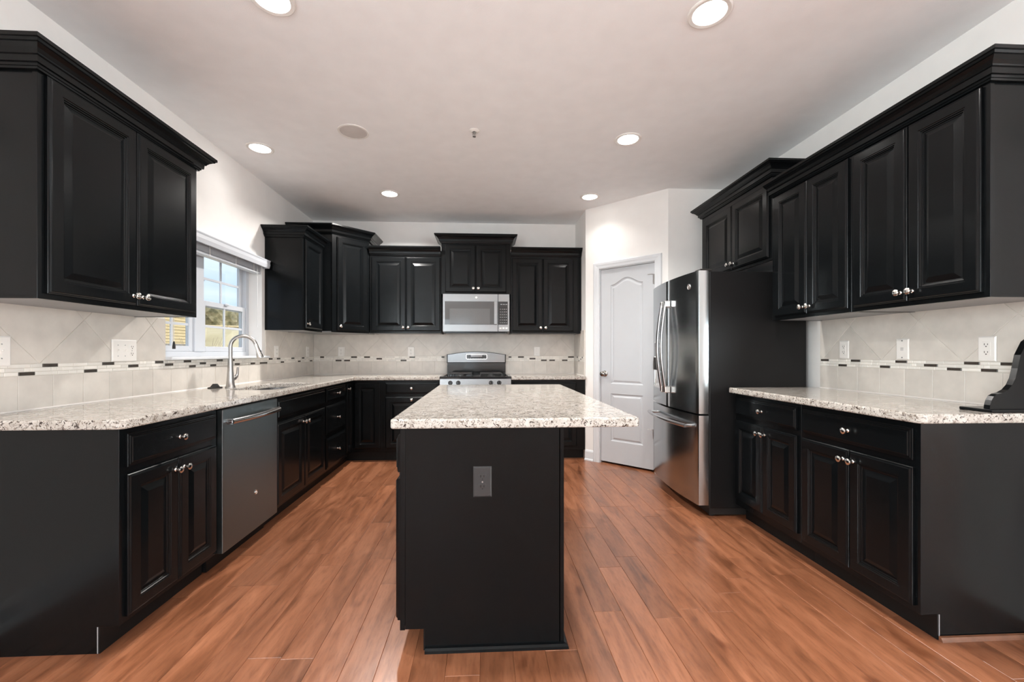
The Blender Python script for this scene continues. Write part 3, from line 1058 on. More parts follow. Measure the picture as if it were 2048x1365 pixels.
def sink():
    root = thing('sink', 'stainless steel undermount sink below the granite cut-out by the window', 'sink', ((SX0 + SX1) / 2, (SY0 + SY1) / 2, 0.66))
    hx, hy = (SX1 - SX0) / 2 + 0.006, (SY1 - SY0) / 2 + 0.006
    def rr(o, z):
        return [(p[0], p[1], z) for p in round_poly([(-hx + o, -hy + o), (hx - o, -hy + o), (hx - o, hy - o), (-hx + o, hy - o)], max(0.02, 0.085 - o), 6)]
    mb = MB()
    mb.loops([rr(-0.012, 0.2155), rr(0, 0.2155), rr(0.004, 0.03), rr(0.03, 0.006), rr(0.06, 0.002)], cap0=False)
    mb.loops([rr(-0.012, 0.2155), rr(-0.012, 0.213), rr(-0.004, 0.2), rr(-0.002, 0.02), rr(0.03, -0.004)], cap0=False)
    mb.build('basin', M['steel'], root, smooth=True)
    mb = MB(); mb.lathe([(0.045, 0.0), (0.045, 0.004), (0.03, 0.005), (0.028, 0.003)], (-0.05, 0, 0.002)); mb.build('drain', M['nickel'], root)


sink()


def faucet():
    bx, by, bz = -1.868, 3.225, 0.914
    root = thing('faucet', 'tall brushed nickel gooseneck faucet with pull-down spray head behind the sink', 'faucet', (bx, by, bz), 0)
    mb = MB()
    mb.lathe([(0.034, 0.0003), (0.034, 0.004), (0.029, 0.012), (0.0245, 0.05), (0.0215, 0.10), (0.0185, 0.145), (0.0165, 0.185), (0.0150, 0.215)], (0, 0, 0), n=28)
    mb.build('body', M['faucet'], root)
    # spout swings out over the basin, a little along the wall
    dirv = Vector((0.90, 0.43, 0)).normalized()
    pts = [Vector((0, 0, 0.212)), Vector((0, 0, 0.27))]
    R_ = 0.081
    for k in range(0, 19):
        a = PI - k * (PI + 0.0) / 18 * 0.93
        pts.append(Vector((0, 0, 0.300)) + dirv * (R_ + R_ * math.cos(a)) + Vector((0, 0, R_ * math.sin(a))))
    mb = MB(); mb.tube(pts, 0.0135, 14); mb.build('spout', M['faucet'], root)
    e = pts[-1]; dd = (pts[-1] - pts[-2]).normalized()
    mb = MB()
    mb.lathe([(0.0138, -0.004), (0.0145, 0.0), (0.0145, 0.018), (0.0165, 0.045), (0.0215, 0.085), (0.0235, 0.102), (0.0225, 0.106), (0.016, 0.107)], e, dd, 24)
    head = mb.build('spray_head', M['nickel'], root)
    mb = MB()
    side = dd.cross(Vector((0, 0, 1))).cross(dd).normalized()
    c = e + dd * 0.052 + dirv * 0.016
    mb.lathe([(0.007, 0), (0.007, 0.004), (0.004, 0.006)], c, dirv, 12); mb.build('spray_button', M['rubber'], head)
    mb = MB()
    mb.lathe([(0.017, 0.0), (0.018, 0.016), (0.015, 0.026), (0.010, 0.030)], (0.004, 0.016, 0.066), (0.25, 0.97, 0.1), 18)
    mb.tube([(0.008, 0.040, 0.068), (0.012, 0.054, 0.078), (0.016, 0.062, 0.100), (0.016, 0.063, 0.125), (0.015, 0.068, 0.147)], [0.0125, 0.0115, 0.0095, 0.0080, 0.0066], 12)
    mb.build('lever_handle', M['faucet'], root)
    s = tag(MB_stopper(), 'dark rubber sink stopper lying on the worktop left of the faucet', 'stopper')


def MB_stopper():
    mb = MB()
    mb.lathe([(0.045, 0.0004), (0.047, 0.003), (0.044, 0.006), (0.030, 0.009), (0.025, 0.016), (0.020, 0.024), (0.017, 0.026), (0.017, 0.030), (0.004, 0.031)], (-1.955, 3.19, 0.914), n=26)
    return mb.build('sink_stopper', M['rubber'])


faucet()

# ------------------------------------------------------------------ tiled backsplashes
def tile_parts(root, spans, z_top, fmap, seed, dark, u_all):
    """fmap(u, z, out) -> world point; spans: list of (u0,u1,ztop)"""
    rnd = random.Random(seed)
    ZB0, ZM0, ZM1 = root['z0'], root['zm0'], root['zm1']
    g = 0.0013
    def plate(mb, poly, tint, mi, o0=0.0055, o1=0.0095):
        q = offset_poly(poly, g)
        q2 = offset_poly(poly, g + 0.0012)
        mb.loops([[fmap(p[0], p[1], o0) for p in q], [fmap(p[0], p[1], o1 - 0.001) for p in q], [fmap(p[0], p[1], o1) for p in q2]], cap0=False, mi=mi, tint=tint)
    def backing(mb, u0, u1, z0, z1, mi):
        mb.loops([[fmap(u, z, 0.0005) for u, z in ((u0, z0), (u1, z0), (u1, z1), (u0, z1))], [fmap(u, z, 0.0065) for u, z in ((u0, z0), (u1, z0), (u1, z1), (u0, z1))]], mi=mi)
    low = MB(); mos = MB()
    for (u0, u1, zt) in u_all:
        backing(low, u0, u1, ZB0, ZM0, 1)
        u = math.floor(u0 / 0.150) * 0.150
        while u < u1:
            q = clip_poly([(u, ZB0 + 0.003), (u + 0.150, ZB0 + 0.003), (u + 0.150, ZM0), (u, ZM0)], u0, u1, ZB0, ZM0)
            if q and max(p[0] for p in q) - min(p[0] for p in q) > 0.006:
                plate(low, q, rnd.random(), 0)
            u += 0.150
        low.loops([[fmap(u0, ZB0 + zz, oo) for zz, oo in ((0.0, 0.0095), (0.0, 0.016), (0.006, 0.0095))], [fmap(u1, ZB0 + zz, oo) for zz, oo in ((0.0, 0.0095), (0.0, 0.016), (0.006, 0.0095))]], mi=2)
        backing(mos, u0, u1, ZM0, ZM1, 2)
        hh = (ZM1 - ZM0) / 3
        for row in range(3):
            zb = ZM1 - (row + 1) * hh
            dk = sorted([d for d in dark if d[0] == row + 1 and d[1] > u0 and d[2] < u1], key=lambda d: d[1])
            u = u0
            segs = []
            for _, a, b2 in dk + [(0, u1, u1)]:
                while u < a - 0.002:
                    L = rnd.choice((0.026, 0.040, 0.055, 0.075, 0.09))
                    e = u + L if u + L < a - 0.018 else a
                    segs.append((u, e, 0)); u = e
                if b2 > a:
                    segs.append((a, b2, 1)); u = b2
            for a, b2, k in segs:
                if b2 - a > 0.005:
                    plate(mos, [(a, zb), (b2, zb), (b2, zb + hh), (a, zb + hh)], rnd.random(), k, 0.0055, 0.0098)
    S = 0.3048
    dg = S * math.sqrt(2)
    for (u0, u1, zt) in spans:
        up = MB()
        backing(up, u0, u1, ZM1, zt, 1)
        nu = int((u1 - u0) / dg) + 4
        ub = math.floor(u0 / dg) * dg + root['phase']
        for iz in range(-2, 4):
            for iu in range(-2, nu):
                cx = ub + iu * dg + (dg / 2 if iz % 2 else 0)
                cz = ZM1 + iz * dg / 2
                q = clip_poly([(cx, cz - dg / 2), (cx + dg / 2, cz), (cx, cz + dg / 2), (cx - dg / 2, cz)], u0, u1, ZM1, zt)
                if len(q) >= 3:
                    ar = abs(sum(q[i - 1][0] * q[i][1] - q[i][0] * q[i - 1][1] for i in range(len(q)))) / 2
                    qq = []
                    for p in q:
                        if not qq or (Vector(p) - Vector(qq[-1])).length > 0.004:
                            qq.append(p)
                    if len(qq) > 2 and (Vector(qq[0]) - Vector(qq[-1])).length < 0.004:
                        qq.pop()
                    if ar > 0.0008 and len(qq) >= 3:
                        plate(up, qq, rnd.random(), 0)
        up.build('diagonal_tile_field', [M['tile'], M['grout']], root, smooth=False)
    low.build('lower_tile_row', [M['tile'], M['grout'], M['caulk']], root, smooth=False)
    mos.build('mosaic_band', [M['mosaic_cream'], M['mosaic_dark'], M['grout']], root, smooth=False)


def backsplash(label, spans, u_all, fmap, z0, zm0, zm1, seed, dark, phase=0.0):
    root = thing('tile_backsplash', label, 'backsplash', (0, 0, 0), 0, 'beige tile backsplashes')
    root['z0'], root['zm0'], root['zm1'], root['phase'] = z0, zm0, zm1, phase
    tile_parts(root, spans, 0, fmap, seed, dark, u_all)
    for k in ('z0', 'zm0', 'zm1', 'phase'):
        del root[k]


DARK_L = [(1, 2.053, 2.124), (1, 2.357, 2.43), (1, 2.717, 2.786), (1, 2.966, 3.039), (1, 3.318, 3.392), (1, 3.492, 3.546), (2, 2.521, 2.592), (2, 2.798, 2.87), (2, 3.127, 3.195), (3, 1.952, 2.021), (3, 2.255, 2.328), (3, 3.017, 3.085), (3, 3.242, 3.312), (1, 4.09, 4.163), (1, 4.245, 4.316), (1, 4.555, 4.625), (1, 4.811, 4.876), (3, 3.55, 3.62), (3, 3.782, 3.854), (3, 3.932, 4.064), (3, 4.323, 4.394), (3, 4.71, 4.779), (3, 5.026, 5.097)]
DARK_B = [(1, -1.587, -1.517), (1, -1.435, -1.365), (1, -0.902, -0.835), (1, 0.284, 0.32), (1, 0.399, 0.472), (1, 1.01, 1.083), (3, -1.767, -1.697), (3, -1.668, -1.598), (2, -1.29, -1.224), (3, -1.006, -0.936), (2, 0.539, 0.612), (3, 0.679, 0.75), (3, 0.78, 0.85), (3, 0.936, 1.004), (1, -1.946, -1.9), (1, -0.521, -0.485)]
DARK_R = [(1, 2.774, 2.843), (1, 2.531, 2.6), (1, 2.236, 2.305), (1, 1.89, 1.957), (1, 1.743, 1.81), (3, 2.63, 2.696), (3, 2.335, 2.4), (2, 2.077, 2.147), (3, 1.966, 2.034), (3, 1.819, 1.886)]
backsplash('beige diagonal stone tile backsplash on the left wall, running under the sink window', [(1.70, WY0 - 0.002, 1.386), (WY1 + 0.052, YB - 0.011, 1.402)],
           [(1.70, YB - 0.011, 0)], lambda u, z, o: (XL + o, u, z), 0.9145, 1.068, 1.1205, 3, DARK_L, 0.10)
backsplash('beige diagonal stone tile backsplash on the back wall behind the range', [(XL + 0.011, PA[0] - 0.011, 1.3995)],
           [(XL + 0.011, PA[0] - 0.011, 0)], lambda u, z, o: (u, YB - o, z), 0.9145, 1.068, 1.128, 4, DARK_B, 0.05)
backsplash('narrow strip of beige tile on the pantry return, right of the back worktop', [(PA[1] + 0.03, YB - 0.011, 1.42)],
           [(PA[1] + 0.03, YB - 0.011, 0)], lambda u, z, o: (PA[0] - o, u, z), 0.9145, 1.068, 1.126, 5, [(1, 4.70, 4.745), (2, 4.78, 4.82), (3, 4.87, 4.91), (1, 4.96, 5.0)], 0.12)
backsplash('beige diagonal stone tile backsplash on the right wall above the right worktop', [(1.575, 2.850, 1.402)],
           [(1.575, 2.850, 0)], lambda u, z, o: (XR - o, u, z), 0.9265, 1.080, 1.1275, 6, DARK_R, 0.02)

# ------------------------------------------------------------------ island
def island():
    root = thing('kitchen_island', 'black kitchen island with a bare front panel and doors on its left side', 'island', (-0.331, 1.678, 0))
    L = 1.715
    mb = MB()
    mb.box((0.0195, 0.004, 0.100), (0.625, L, 0.8758)); mb.box((0.098, 0.004, 0), (0.625, L, 0.100)); mb.build('carcass', M['black'], root)
    mb = MB()
    mb.prism([(0.020, 0.0885), (0.097, 0.0885), (0.097, 0.0), (0.630, 0.0), (0.630, 0.8758), (0.020, 0.8758)], 'y', 0.0, 0.0035); mb.build('end_panel', M['black'], root)
    mb = MB(); mb.box((0.6255, 0.0, 0.0), (0.645, L, 0.8758), bevel=0.001); mb.build('back_panel', M['black'], root)
    mb = MB(); mb.box((0, -0.002, 0.086), (0.019, L, 0.8758), bevel=0.001); mb.build('face_frame', M['black'], root)
    mb = MB(); mb.box((0.090, 0.006, 0.0005), (0.0975, L, 0.0995)); mb.build('toe_kick', M['toe'], root)
    prof = [(0, 0), (0.017, 0), (0.015, 0.010), (0.009, 0.017), (0, 0.019)]
    mb = MB(); mb.sweep([(0.097, -0.0003), (0.6455, -0.0003), (0.6455, L)], prof); mb.build('shoe_moulding', M['black'], root)
    q = Matrix.Rotation(-R90, 4, 'Z')
    q = Matrix.Translation((0, L, 0)) @ q
    wd = L / 3
    for k in range(3):
        a, b2 = k * wd + 0.018, (k + 1) * wd - 0.018
        if k == 2:
            b2 = L - 0.012
        for o in (add_drawer(root, a, b2, 0.700, 0.845),):
            o.matrix_local = q
        m = (a + b2) / 2
        for (x0, x1, kx) in ((a, m - 0.003, m - 0.028), (m + 0.003, b2, m + 0.028)):
            d = add_door(root, x0, x1, 0.118, 0.675, kx, 0.63)
            d.matrix_local = q


island()


def duplex(parent, y, mat, slot, z):
    """one receptacle face with its slots, at height z on a plate lying in the xz plane"""
    mb = MB()
    pts = round_poly([(-0.0165, z - 0.014), (0.0165, z - 0.014), (0.0165, z + 0.014), (-0.0165, z + 0.014)], 0.010, 5)
    mb.prism(pts, 'y', y, y - 0.002)
    r = mb.build('receptacle', mat, parent)
    mb = MB()
    mb.box((-0.0078, y - 0.0026, z - 0.001), (-0.0055, y - 0.0019, z + 0.008)); mb.box((0.0050, y - 0.0026, z - 0.0005), (0.0073, y - 0.0019, z + 0.007))
    mb.lathe([(0.0028, 0), (0.0028, 0.0007)], (0, y - 0.0019, z - 0.0065), (0, -1, 0), 10)
    mb.build('slot', slot, r)


def wall_plate(name, label, cat, mtx, kinds, mat=None, slot=None, group='wall plates', w1=0.072, h=0.116):
    """kinds: one letter per gang: o outlet, s switch, b blank jack, d decora outlet"""
    mat = mat or M['plate']; slot = slot or M['plate_dark']
    root = bpy.data.objects.new(name, None); COL.objects.link(root)
    root.matrix_world = mtx
    tag(root, label, cat, group)
    n = len(kinds)
    w = w1 + 0.046 * (n - 1)
    mb = MB()
    a = [(-w / 2, -h / 2), (w / 2, -h / 2), (w / 2, h / 2), (-w / 2, h / 2)]
    mb.loops([[(p[0], -0.0004, p[1]) for p in a], [(p[0], -0.003, p[1]) for p in a], [(p[0], -0.0065, p[1]) for p in offset_poly(a, 0.005)]])
    mb.build('plate', mat, root)
    for k, c in enumerate(kinds):
        x = (k - (n - 1) / 2) * 0.046
        holder = root
        if c in 'o':
            for z in (0.0195, -0.0195):
                before = set(bpy.data.objects)
                duplex(root, -0.0063, mat, slot, z)
                for ob in set(bpy.data.objects) - before:
                    if ob.parent == root:
                        ob.location.x = x
            mb = MB(); mb.lathe([(0.003, 0), (0.003, 0.001)], (x, -0.0063, 0), (0, -1, 0), 10); mb.build('screw', M['hinge_metal'], root)
        elif c == 's':
            mb = MB(); mb.box((x - 0.005, -0.0075, -0.012), (x + 0.005, -0.0060, 0.012)); mb.box((x - 0.0035, -0.015, 0.000), (x + 0.0035, -0.0072, 0.007), bevel=0.0015); mb.build('switch', mat, root)
            for z in (0.030, -0.030):
                mb = MB(); mb.lathe([(0.003, 0), (0.003, 0.001)], (x, -0.0063, z), (0, -1, 0), 10); mb.build('screw', M['hinge_metal'], root)
        elif c == 'b':
            mb = MB(); mb.box((x - 0.009, -0.0078, -0.009), (x + 0.009, -0.0060, 0.009), bevel=0.001); mb.box((x - 0.0035, -0.0082, -0.003), (x + 0.0035, -0.0077, 0.003)); mb.build('jack', M['speaker'], root)
            for z in (0.047, -0.047):
                mb = MB(); mb.lathe([(0.004, 0), (0.004, 0.0012)], (x, -0.0063, z), (0, -1, 0), 12); mb.build('screw', M['hinge_metal'], root)
        elif c == 'd':
            mb = MB(); mb.box((x - 0.0165, -0.0078, -0.033), (x + 0.0165, -0.0060, 0.033), bevel=0.001); r = mb.build('receptacle', mat, root)
            mb = MB()
            for z in (0.018, -0.018):
                mb.box((x - 0.0078, -0.0085, z - 0.001), (x - 0.0055, -0.0077, z + 0.008)); mb.box((x + 0.0050, -0.0085, z), (x + 0.0073, -0.0077, z + 0.007))
                mb.lathe([(0.0028, 0), (0.0028, 0.0007)], (x, -0.0078, z - 0.0065), (0, -1, 0), 10)
            mb.build('slot', slot, r)
    return root


def on_left(y, z):
    return Matrix.Translation((XL + 0.0105, y, z)) @ Matrix.Rotation(R90, 4, 'Z')
def on_right(y, z):
    return Matrix.Translation((XR - 0.0105, y, z)) @ Matrix.Rotation(-R90, 4, 'Z')
def on_back(x, z):
    return Matrix.Translation((x, YB - 0.0105, z))


wall_plate('switch_plate', 'white switch plate at the left picture edge on the tile, cut by the frame', 'switch', on_left(1.858, 1.176), 'ss', h=0.128)
wall_plate('switch_plate', 'white three-gang plate with two switches and an outlet, left of the sink window', 'switch', on_left(2.490, 1.182), 'sso', h=0.122)
wall_plate('outlet', 'white outlet plate just right of the sink window, above the sill end', 'outlet', on_left(4.226, 1.180), 'd', w1=0.078)
wall_plate('outlet', 'white outlet plate on the left wall tile nearest the back corner', 'outlet', on_left(4.950, 1.182), 'd', w1=0.078)
wall_plate('outlet', 'white outlet plate on the back tile below the left end of the wall cabinets', 'outlet', on_back(-1.700, 1.182), 'o', w1=0.078)
wall_plate('outlet', 'white outlet plate on the back tile left of the range', 'outlet', on_back(-0.882, 1.182), 'o', w1=0.078)
wall_plate('switch_plate', 'white switch plate on the back tile right of the range', 'switch', on_back(0.628, 1.188), 's', w1=0.076)
wall_plate('outlet', 'smaller white outlet plate on the right tile, nearest the refrigerator', 'outlet', on_right(2.644, 1.190), 'd')
wall_plate('jack_plate', 'white phone jack plate with two screws, middle plate on the right tile', 'jack plate', on_right(2.257, 1.190), 'b')
wall_plate('outlet', 'white outlet plate on the right tile, nearest the scroll bracket', 'outlet', on_right(1.857, 1.188), 'd')
wall_plate('outlet', 'black outlet plate on the front panel of the island', 'outlet', Matrix.Translation((-0.010, 1.6785, 0.662)), 'o', M['black_plate'], M['gloss_black'], 'wall plates', h=0.120)

# ------------------------------------------------------------------ appliances
def badge(parent, origin, normal, r=0.016):
    """round maker's roundel: ring with a looping monogram"""
    nrm = Vector(normal).normalized()
    o = Vector(origin)
    mb = MB()
    mb.lathe([(r, 0), (r, 0.002), (r * 0.86, 0.003), (r * 0.82, 0.0018)], o, nrm, 24)
    up = Vector((0, 0, 1)); sd = up.cross(nrm).normalized()
    for sx in (-0.36, 0.30):
        pts = []
        for k in range(15):
            a = 0.4 + k * 5.2 / 14
            pts.append(o + nrm * 0.0026 + sd * (r * (sx + 0.30 * math.cos(a))) + up * (r * 0.46 * math.sin(a)))
        mb.tube(pts, r * 0.055, 6)
    return mb.build('badge', M['nickel'], parent)


def dishwasher():
    root = thing('dishwasher', 'stainless steel dishwasher with a bar handle in the left base run', 'dishwasher', (-1.42, 2.327, 0), R90)
    w = 0.605
    mb = MB(); mb.box((0.006, 0.004, 0.10), (w - 0.006, 0.56, 0.872)); mb.box((0.006, 0.060, 0.005), (w - 0.006, 0.56, 0.10)); mb.build('tub', M['gloss_black'], root)
    mb = MB(); mb.box((0.010, 0.058, 0.002), (w - 0.010, 0.0595, 0.098)); mb.build('toe_kick', M['toe'], root)
    mb = MB(); mb.box((0.005, -0.030, 0.100), (w - 0.007, 0.003, 0.866), bevel=0.004, seg=2)
    door = mb.build('door', M['steel_dark'], root)
    mb = MB()
    pts = []
    for k in range(13):
        s = k / 12
        pts.append((0.040 + (w - 0.080) * s, -0.055 - 0.022 * math.sin(PI * s), 0.798))
    mb.tube(pts, 0.0160, 14)
    for x in (0.050, w - 0.050):
        mb.tube([(x, -0.031, 0.798), (x, -0.058, 0.798)], [0.017, 0.014], 12)
    mb.build('handle', M['steel'], door)
    badge(door, (0.330, -0.0302, 0.325), (0, -1, 0), 0.014)


dishwasher()


def microwave():
    root = thing('microwave', 'stainless over-the-range microwave below the raised cabinet', 'microwave', (-0.468, 4.740, 1.405))
    w, h = 0.742, 0.420
    mb = MB(); mb.box((0.004, 0.022, -0.006), (w - 0.004, 0.385, h - 0.002)); mb.build('case', M['gloss_black'], root)
    mb = MB()
    mb.box((0, -0.004, 0), (0.612, 0.020, h), bevel=0.003)
    door = mb.build('door', M['steel_light'], root)
    mb = MB(); mb.box((0.024, -0.0065, 0.078), (0.574, -0.0035, 0.336), bevel=0.002); mb.build('window', M['oven_glass'], door)
    mb = MB(); mb.box((0.076, -0.0080, 0.084), (0.524, -0.0067, 0.256), bevel=0.001); mb.build('window_screen', M['screen_glass'], door)
    mb = MB(); mb.box((0.566, -0.028, 0.078), (0.604, -0.018, 0.338), bevel=0.004, seg=2); mb.box((0.574, -0.020, 0.086), (0.596, -0.0042, 0.106)); mb.box((0.574, -0.020, 0.312), (0.596, -0.0042, 0.332))
    mb.build('handle', M['steel_light'], door)
    badge(door, (0.372, -0.0042, 0.378), (0, -1, 0), 0.013)
    mb = MB(); mb.box((0.614, -0.004, 0), (w, 0.020, h), bevel=0.003); cp = mb.build('control_panel', M['steel_light'], root)
    mb = MB(); mb.box((0.616, -0.0065, 0.078), (0.722, -0.0038, 0.336), bevel=0.002); mb.build('keypad', M['gloss_black'], cp)
    mb = MB()
    for r_ in range(7):
        for c_ in range(4 if r_ != 6 else 3):
            if r_ == 6:
                mb.box((0.640 + c_ * 0.028, -0.0072, 0.300), (0.660 + c_ * 0.028, -0.0064, 0.308))
            else:
                mb.box((0.634 + c_ * 0.022, -0.0072, 0.098 + r_ * 0.030), (0.646 + c_ * 0.022, -0.0064, 0.103 + r_ * 0.030))
    mb.build('key_legend', M['marking'], cp)
    for k in range(3):
        mb = MB(); mb.box((0.628 + k * 0.034, -0.0070, 0.030), (0.652 + k * 0.034, -0.0038, 0.046), bevel=0.002); mb.build('button', M['plate'], cp)
    mb = MB()
    mb.box((0.02, 0.03, -0.018), (w - 0.02, 0.34, -0.006), bevel=0.004)
    mb.build('vent_hood', M['gloss_black'], root)


M['screen_glass'] = simple('microwave_screen', (0.085, 0.085, 0.086), 0.10, 0, 0.7, vary=0.08, vary_scale=300)
microwave()


def gas_range():
    root = thing('gas_range', 'stainless and black gas range with four knobs under the microwave', 'range', (-0.483, 4.585, 0))
    w = 0.764
    mb = MB(); mb.box((0.004, 0.03, 0.03), (w - 0.004, 0.535, 0.885)); mb.build('body', M['gloss_black'], root)
    mb = MB(); mb.box((0.03, 0.06, 0.0), (w - 0.03, 0.5, 0.03)); mb.build('foot', M['rubber'], root)
    mb = MB(); mb.box((0.004, 0.0, 0.055), (w - 0.004, 0.028, 0.185), bevel=0.004); mb.build('storage_drawer', M['steel'], root)
    mb = MB(); mb.box((0.004, -0.006, 0.195), (w - 0.004, 0.028, 0.755), bevel=0.004); door = mb.build('oven_door', M['steel'], root)
    mb = MB(); mb.box((0.14, -0.0085, 0.32), (w - 0.14, -0.0055, 0.60), bevel=0.002); mb.build('oven_window', M['oven_glass'], door)
    mb = MB(); mb.tube([(0.07, -0.045, 0.70), (w - 0.07, -0.045, 0.70)], 0.011, 12)
    for x in (0.085, w - 0.085):
        mb.tube([(x, -0.006, 0.70), (x, -0.045, 0.70)], 0.010, 10)
    mb.build('oven_handle', M['steel_light'], door)
    # knob panel
    mb = MB(); mb.prism([(-0.012, 0.765), (0.03, 0.765), (0.03, 0.888), (0.000, 0.888)], 'x', 0.0, w)
    cp = mb.build('control_panel', M['steel_light'], root)
    ax = Vector((0, -0.995, 0.097))
    for x in (0.112, 0.197, 0.548, 0.636):
        mb = MB(); mb.lathe([(0.024, 0), (0.024, 0.006), (0.0215, 0.010), (0.019, 0.024), (0.016, 0.027), (0.002, 0.0275)], (x, -0.004, 0.846), ax, 22)
        mb.box((x - 0.0035, -0.038, 0.834), (x + 0.0035, -0.028, 0.866), bevel=0.002)
        mb.build('burner_knob', M['gloss_black'], cp)
    # cooktop tray
    mb = MB()
    def rect(o, z, yf=0.0):
        return [(-0.004 + o, -0.004 + o, z), (w + 0.004 - o, -0.004 + o, z), (w + 0.004 - o, 0.50 - o, z), (-0.004 + o, 0.50 - o, z)]
    mb.loops([rect(0.0, 0.889), rect(0.0, 0.902), rect(0.006, 0.914), rect(0.030, 0.914), rect(0.045, 0.903)])
    mb.build('cooktop', M['gloss_black'], root)
    for gx in (0.215, 0.549):
        mb = MB()
        hw, y0, y1, zt = 0.118, 0.060, 0.445, 0.940
        for x in (gx - hw, gx + hw):
            mb.tube([(x, y0, 0.905), (x, y0 + 0.006, zt - 0.008), (x, y0 + 0.014, zt), (x, y1 - 0.014, zt), (x, y1 - 0.006, zt - 0.008), (x, y1, 0.905)], 0.0052, 8)
        for y in (y0 + 0.010, (y0 + y1) / 2, y1 - 0.010):
            mb.tube([(gx - hw, y, zt), (gx + hw, y, zt)], 0.0050, 8)
        for y in ((y0 * 3 + y1) / 4, (y0 + y1 * 3) / 4):
            for dx_, dy_ in ((1, 0), (-1, 0), (0, 1), (0, -1)):
                if dx_:
                    mb.tube([(gx + dx_ * hw, y, zt), (gx + dx_ * 0.03, y, zt - 0.002)], 0.0045, 8)
                else:
                    mb.tube([(gx, y + dy_ * 0.095, zt), (gx, y + dy_ * 0.03, zt - 0.002)], 0.0045, 8)
        mb.build('grate', M['iron_light'], root)
        for y in (0.156, 0.349):
            mb = MB(); mb.lathe([(0.046, 0), (0.044, 0.008), (0.034, 0.010), (0.034, 0.018), (0.028, 0.022), (0.003, 0.023)], (gx, y, 0.904)); mb.build('burner', M['iron_light'], root)
    # backguard
    mb = MB(); mb.box((0.035, 0.490, 0.885), (w - 0.035, 0.5275, 1.065)); mb.box((0.050, 0.440, 0.903), (w - 0.050, 0.492, 0.925)); mb.build('backguard_base', M['gloss_black'], root)
    z0, zs, zp = 1.052, 1.150, 1.185
    xa, xb = 0.040, w - 0.040
    arcp = [(xb - (xb - xa) * k / 16, zs + (zp - zs) * math.sin(PI * k / 16)) for k in range(17)]
    poly = [(xa, z0), (xb, z0)] + arcp
    mb = MB()
    yf, yb = 0.440, 0.5265
    q = offset_poly(poly, 0.006)
    mb.loops([[(p[0], yb, p[1]) for p in poly], [(p[0], yf + 0.008, p[1]) for p in poly], [(p[0], yf + 0.002, p[1]) for p in offset_poly(poly, 0.003)], [(p[0], yf, p[1]) for p in q]])
    bgd = mb.build('backguard', M['steel_guard'], root)
    for x0, x1 in ((0.034, 0.040), (w - 0.040, w - 0.034)):
        mb = MB(); mb.prism([(yf + 0.004, z0 - 0.002), (yb, z0 - 0.002), (yb, zs + 0.002), (yf + 0.004, zs + 0.002)], 'x', x0, x1); mb.build('end_cap', M['gloss_black'], bgd)
    c = w / 2 + 0.002
    dz0, dz1 = 1.092, 1.154
    rim = round_poly([(c - 0.124, dz0), (c + 0.124, dz0), (c + 0.124, dz1), (c - 0.124, dz1)], 0.014, 4)
    mb = MB(); mb.prism(rim, 'y', yf + 0.001, yf - 0.004); dp = mb.build('display_bezel', M['nickel'], bgd)
    mb = MB(); mb.prism(offset_poly(rim, 0.007), 'y', yf - 0.0039, yf - 0.0055); mb.build('display', M['gloss_black'], dp)
    mb = MB(); mb.prism(round_poly([(c - 0.068, 1.122), (c + 0.068, 1.122), (c + 0.068, 1.146), (c - 0.068, 1.146)], 0.008, 3), 'y', yf - 0.0054, yf - 0.0062); mb.build('clock_window', M['screen'], dp)
    mb = MB()
    for x in (-0.100, -0.072, 0.072 + 0.018, 0.108 - 0.0):
        for z in (1.106, 1.134):
            if not (abs(x) < 0.08 and z > 1.12):
                mb.box((c + x - 0.006, yf - 0.0062, z - 0.004), (c + x + 0.006, yf - 0.0054, z + 0.004))
    for k in range(5):
        mb.box((c - 0.045 + k * 0.022, yf - 0.0062, 1.101), (c - 0.034 + k * 0.022, yf - 0.0054, 1.107))
    mb.build('key_legend', M['marking'], dp)


M['iron_light'] = simple('polished_iron_grate', (0.035, 0.035, 0.036), 0.22, spec=0.7, vary=0.1)
M['steel_guard'] = steel('backguard_steel', (0.24, 0.245, 0.25), 0.18, stretch=(60, 1, 1))
gas_range()


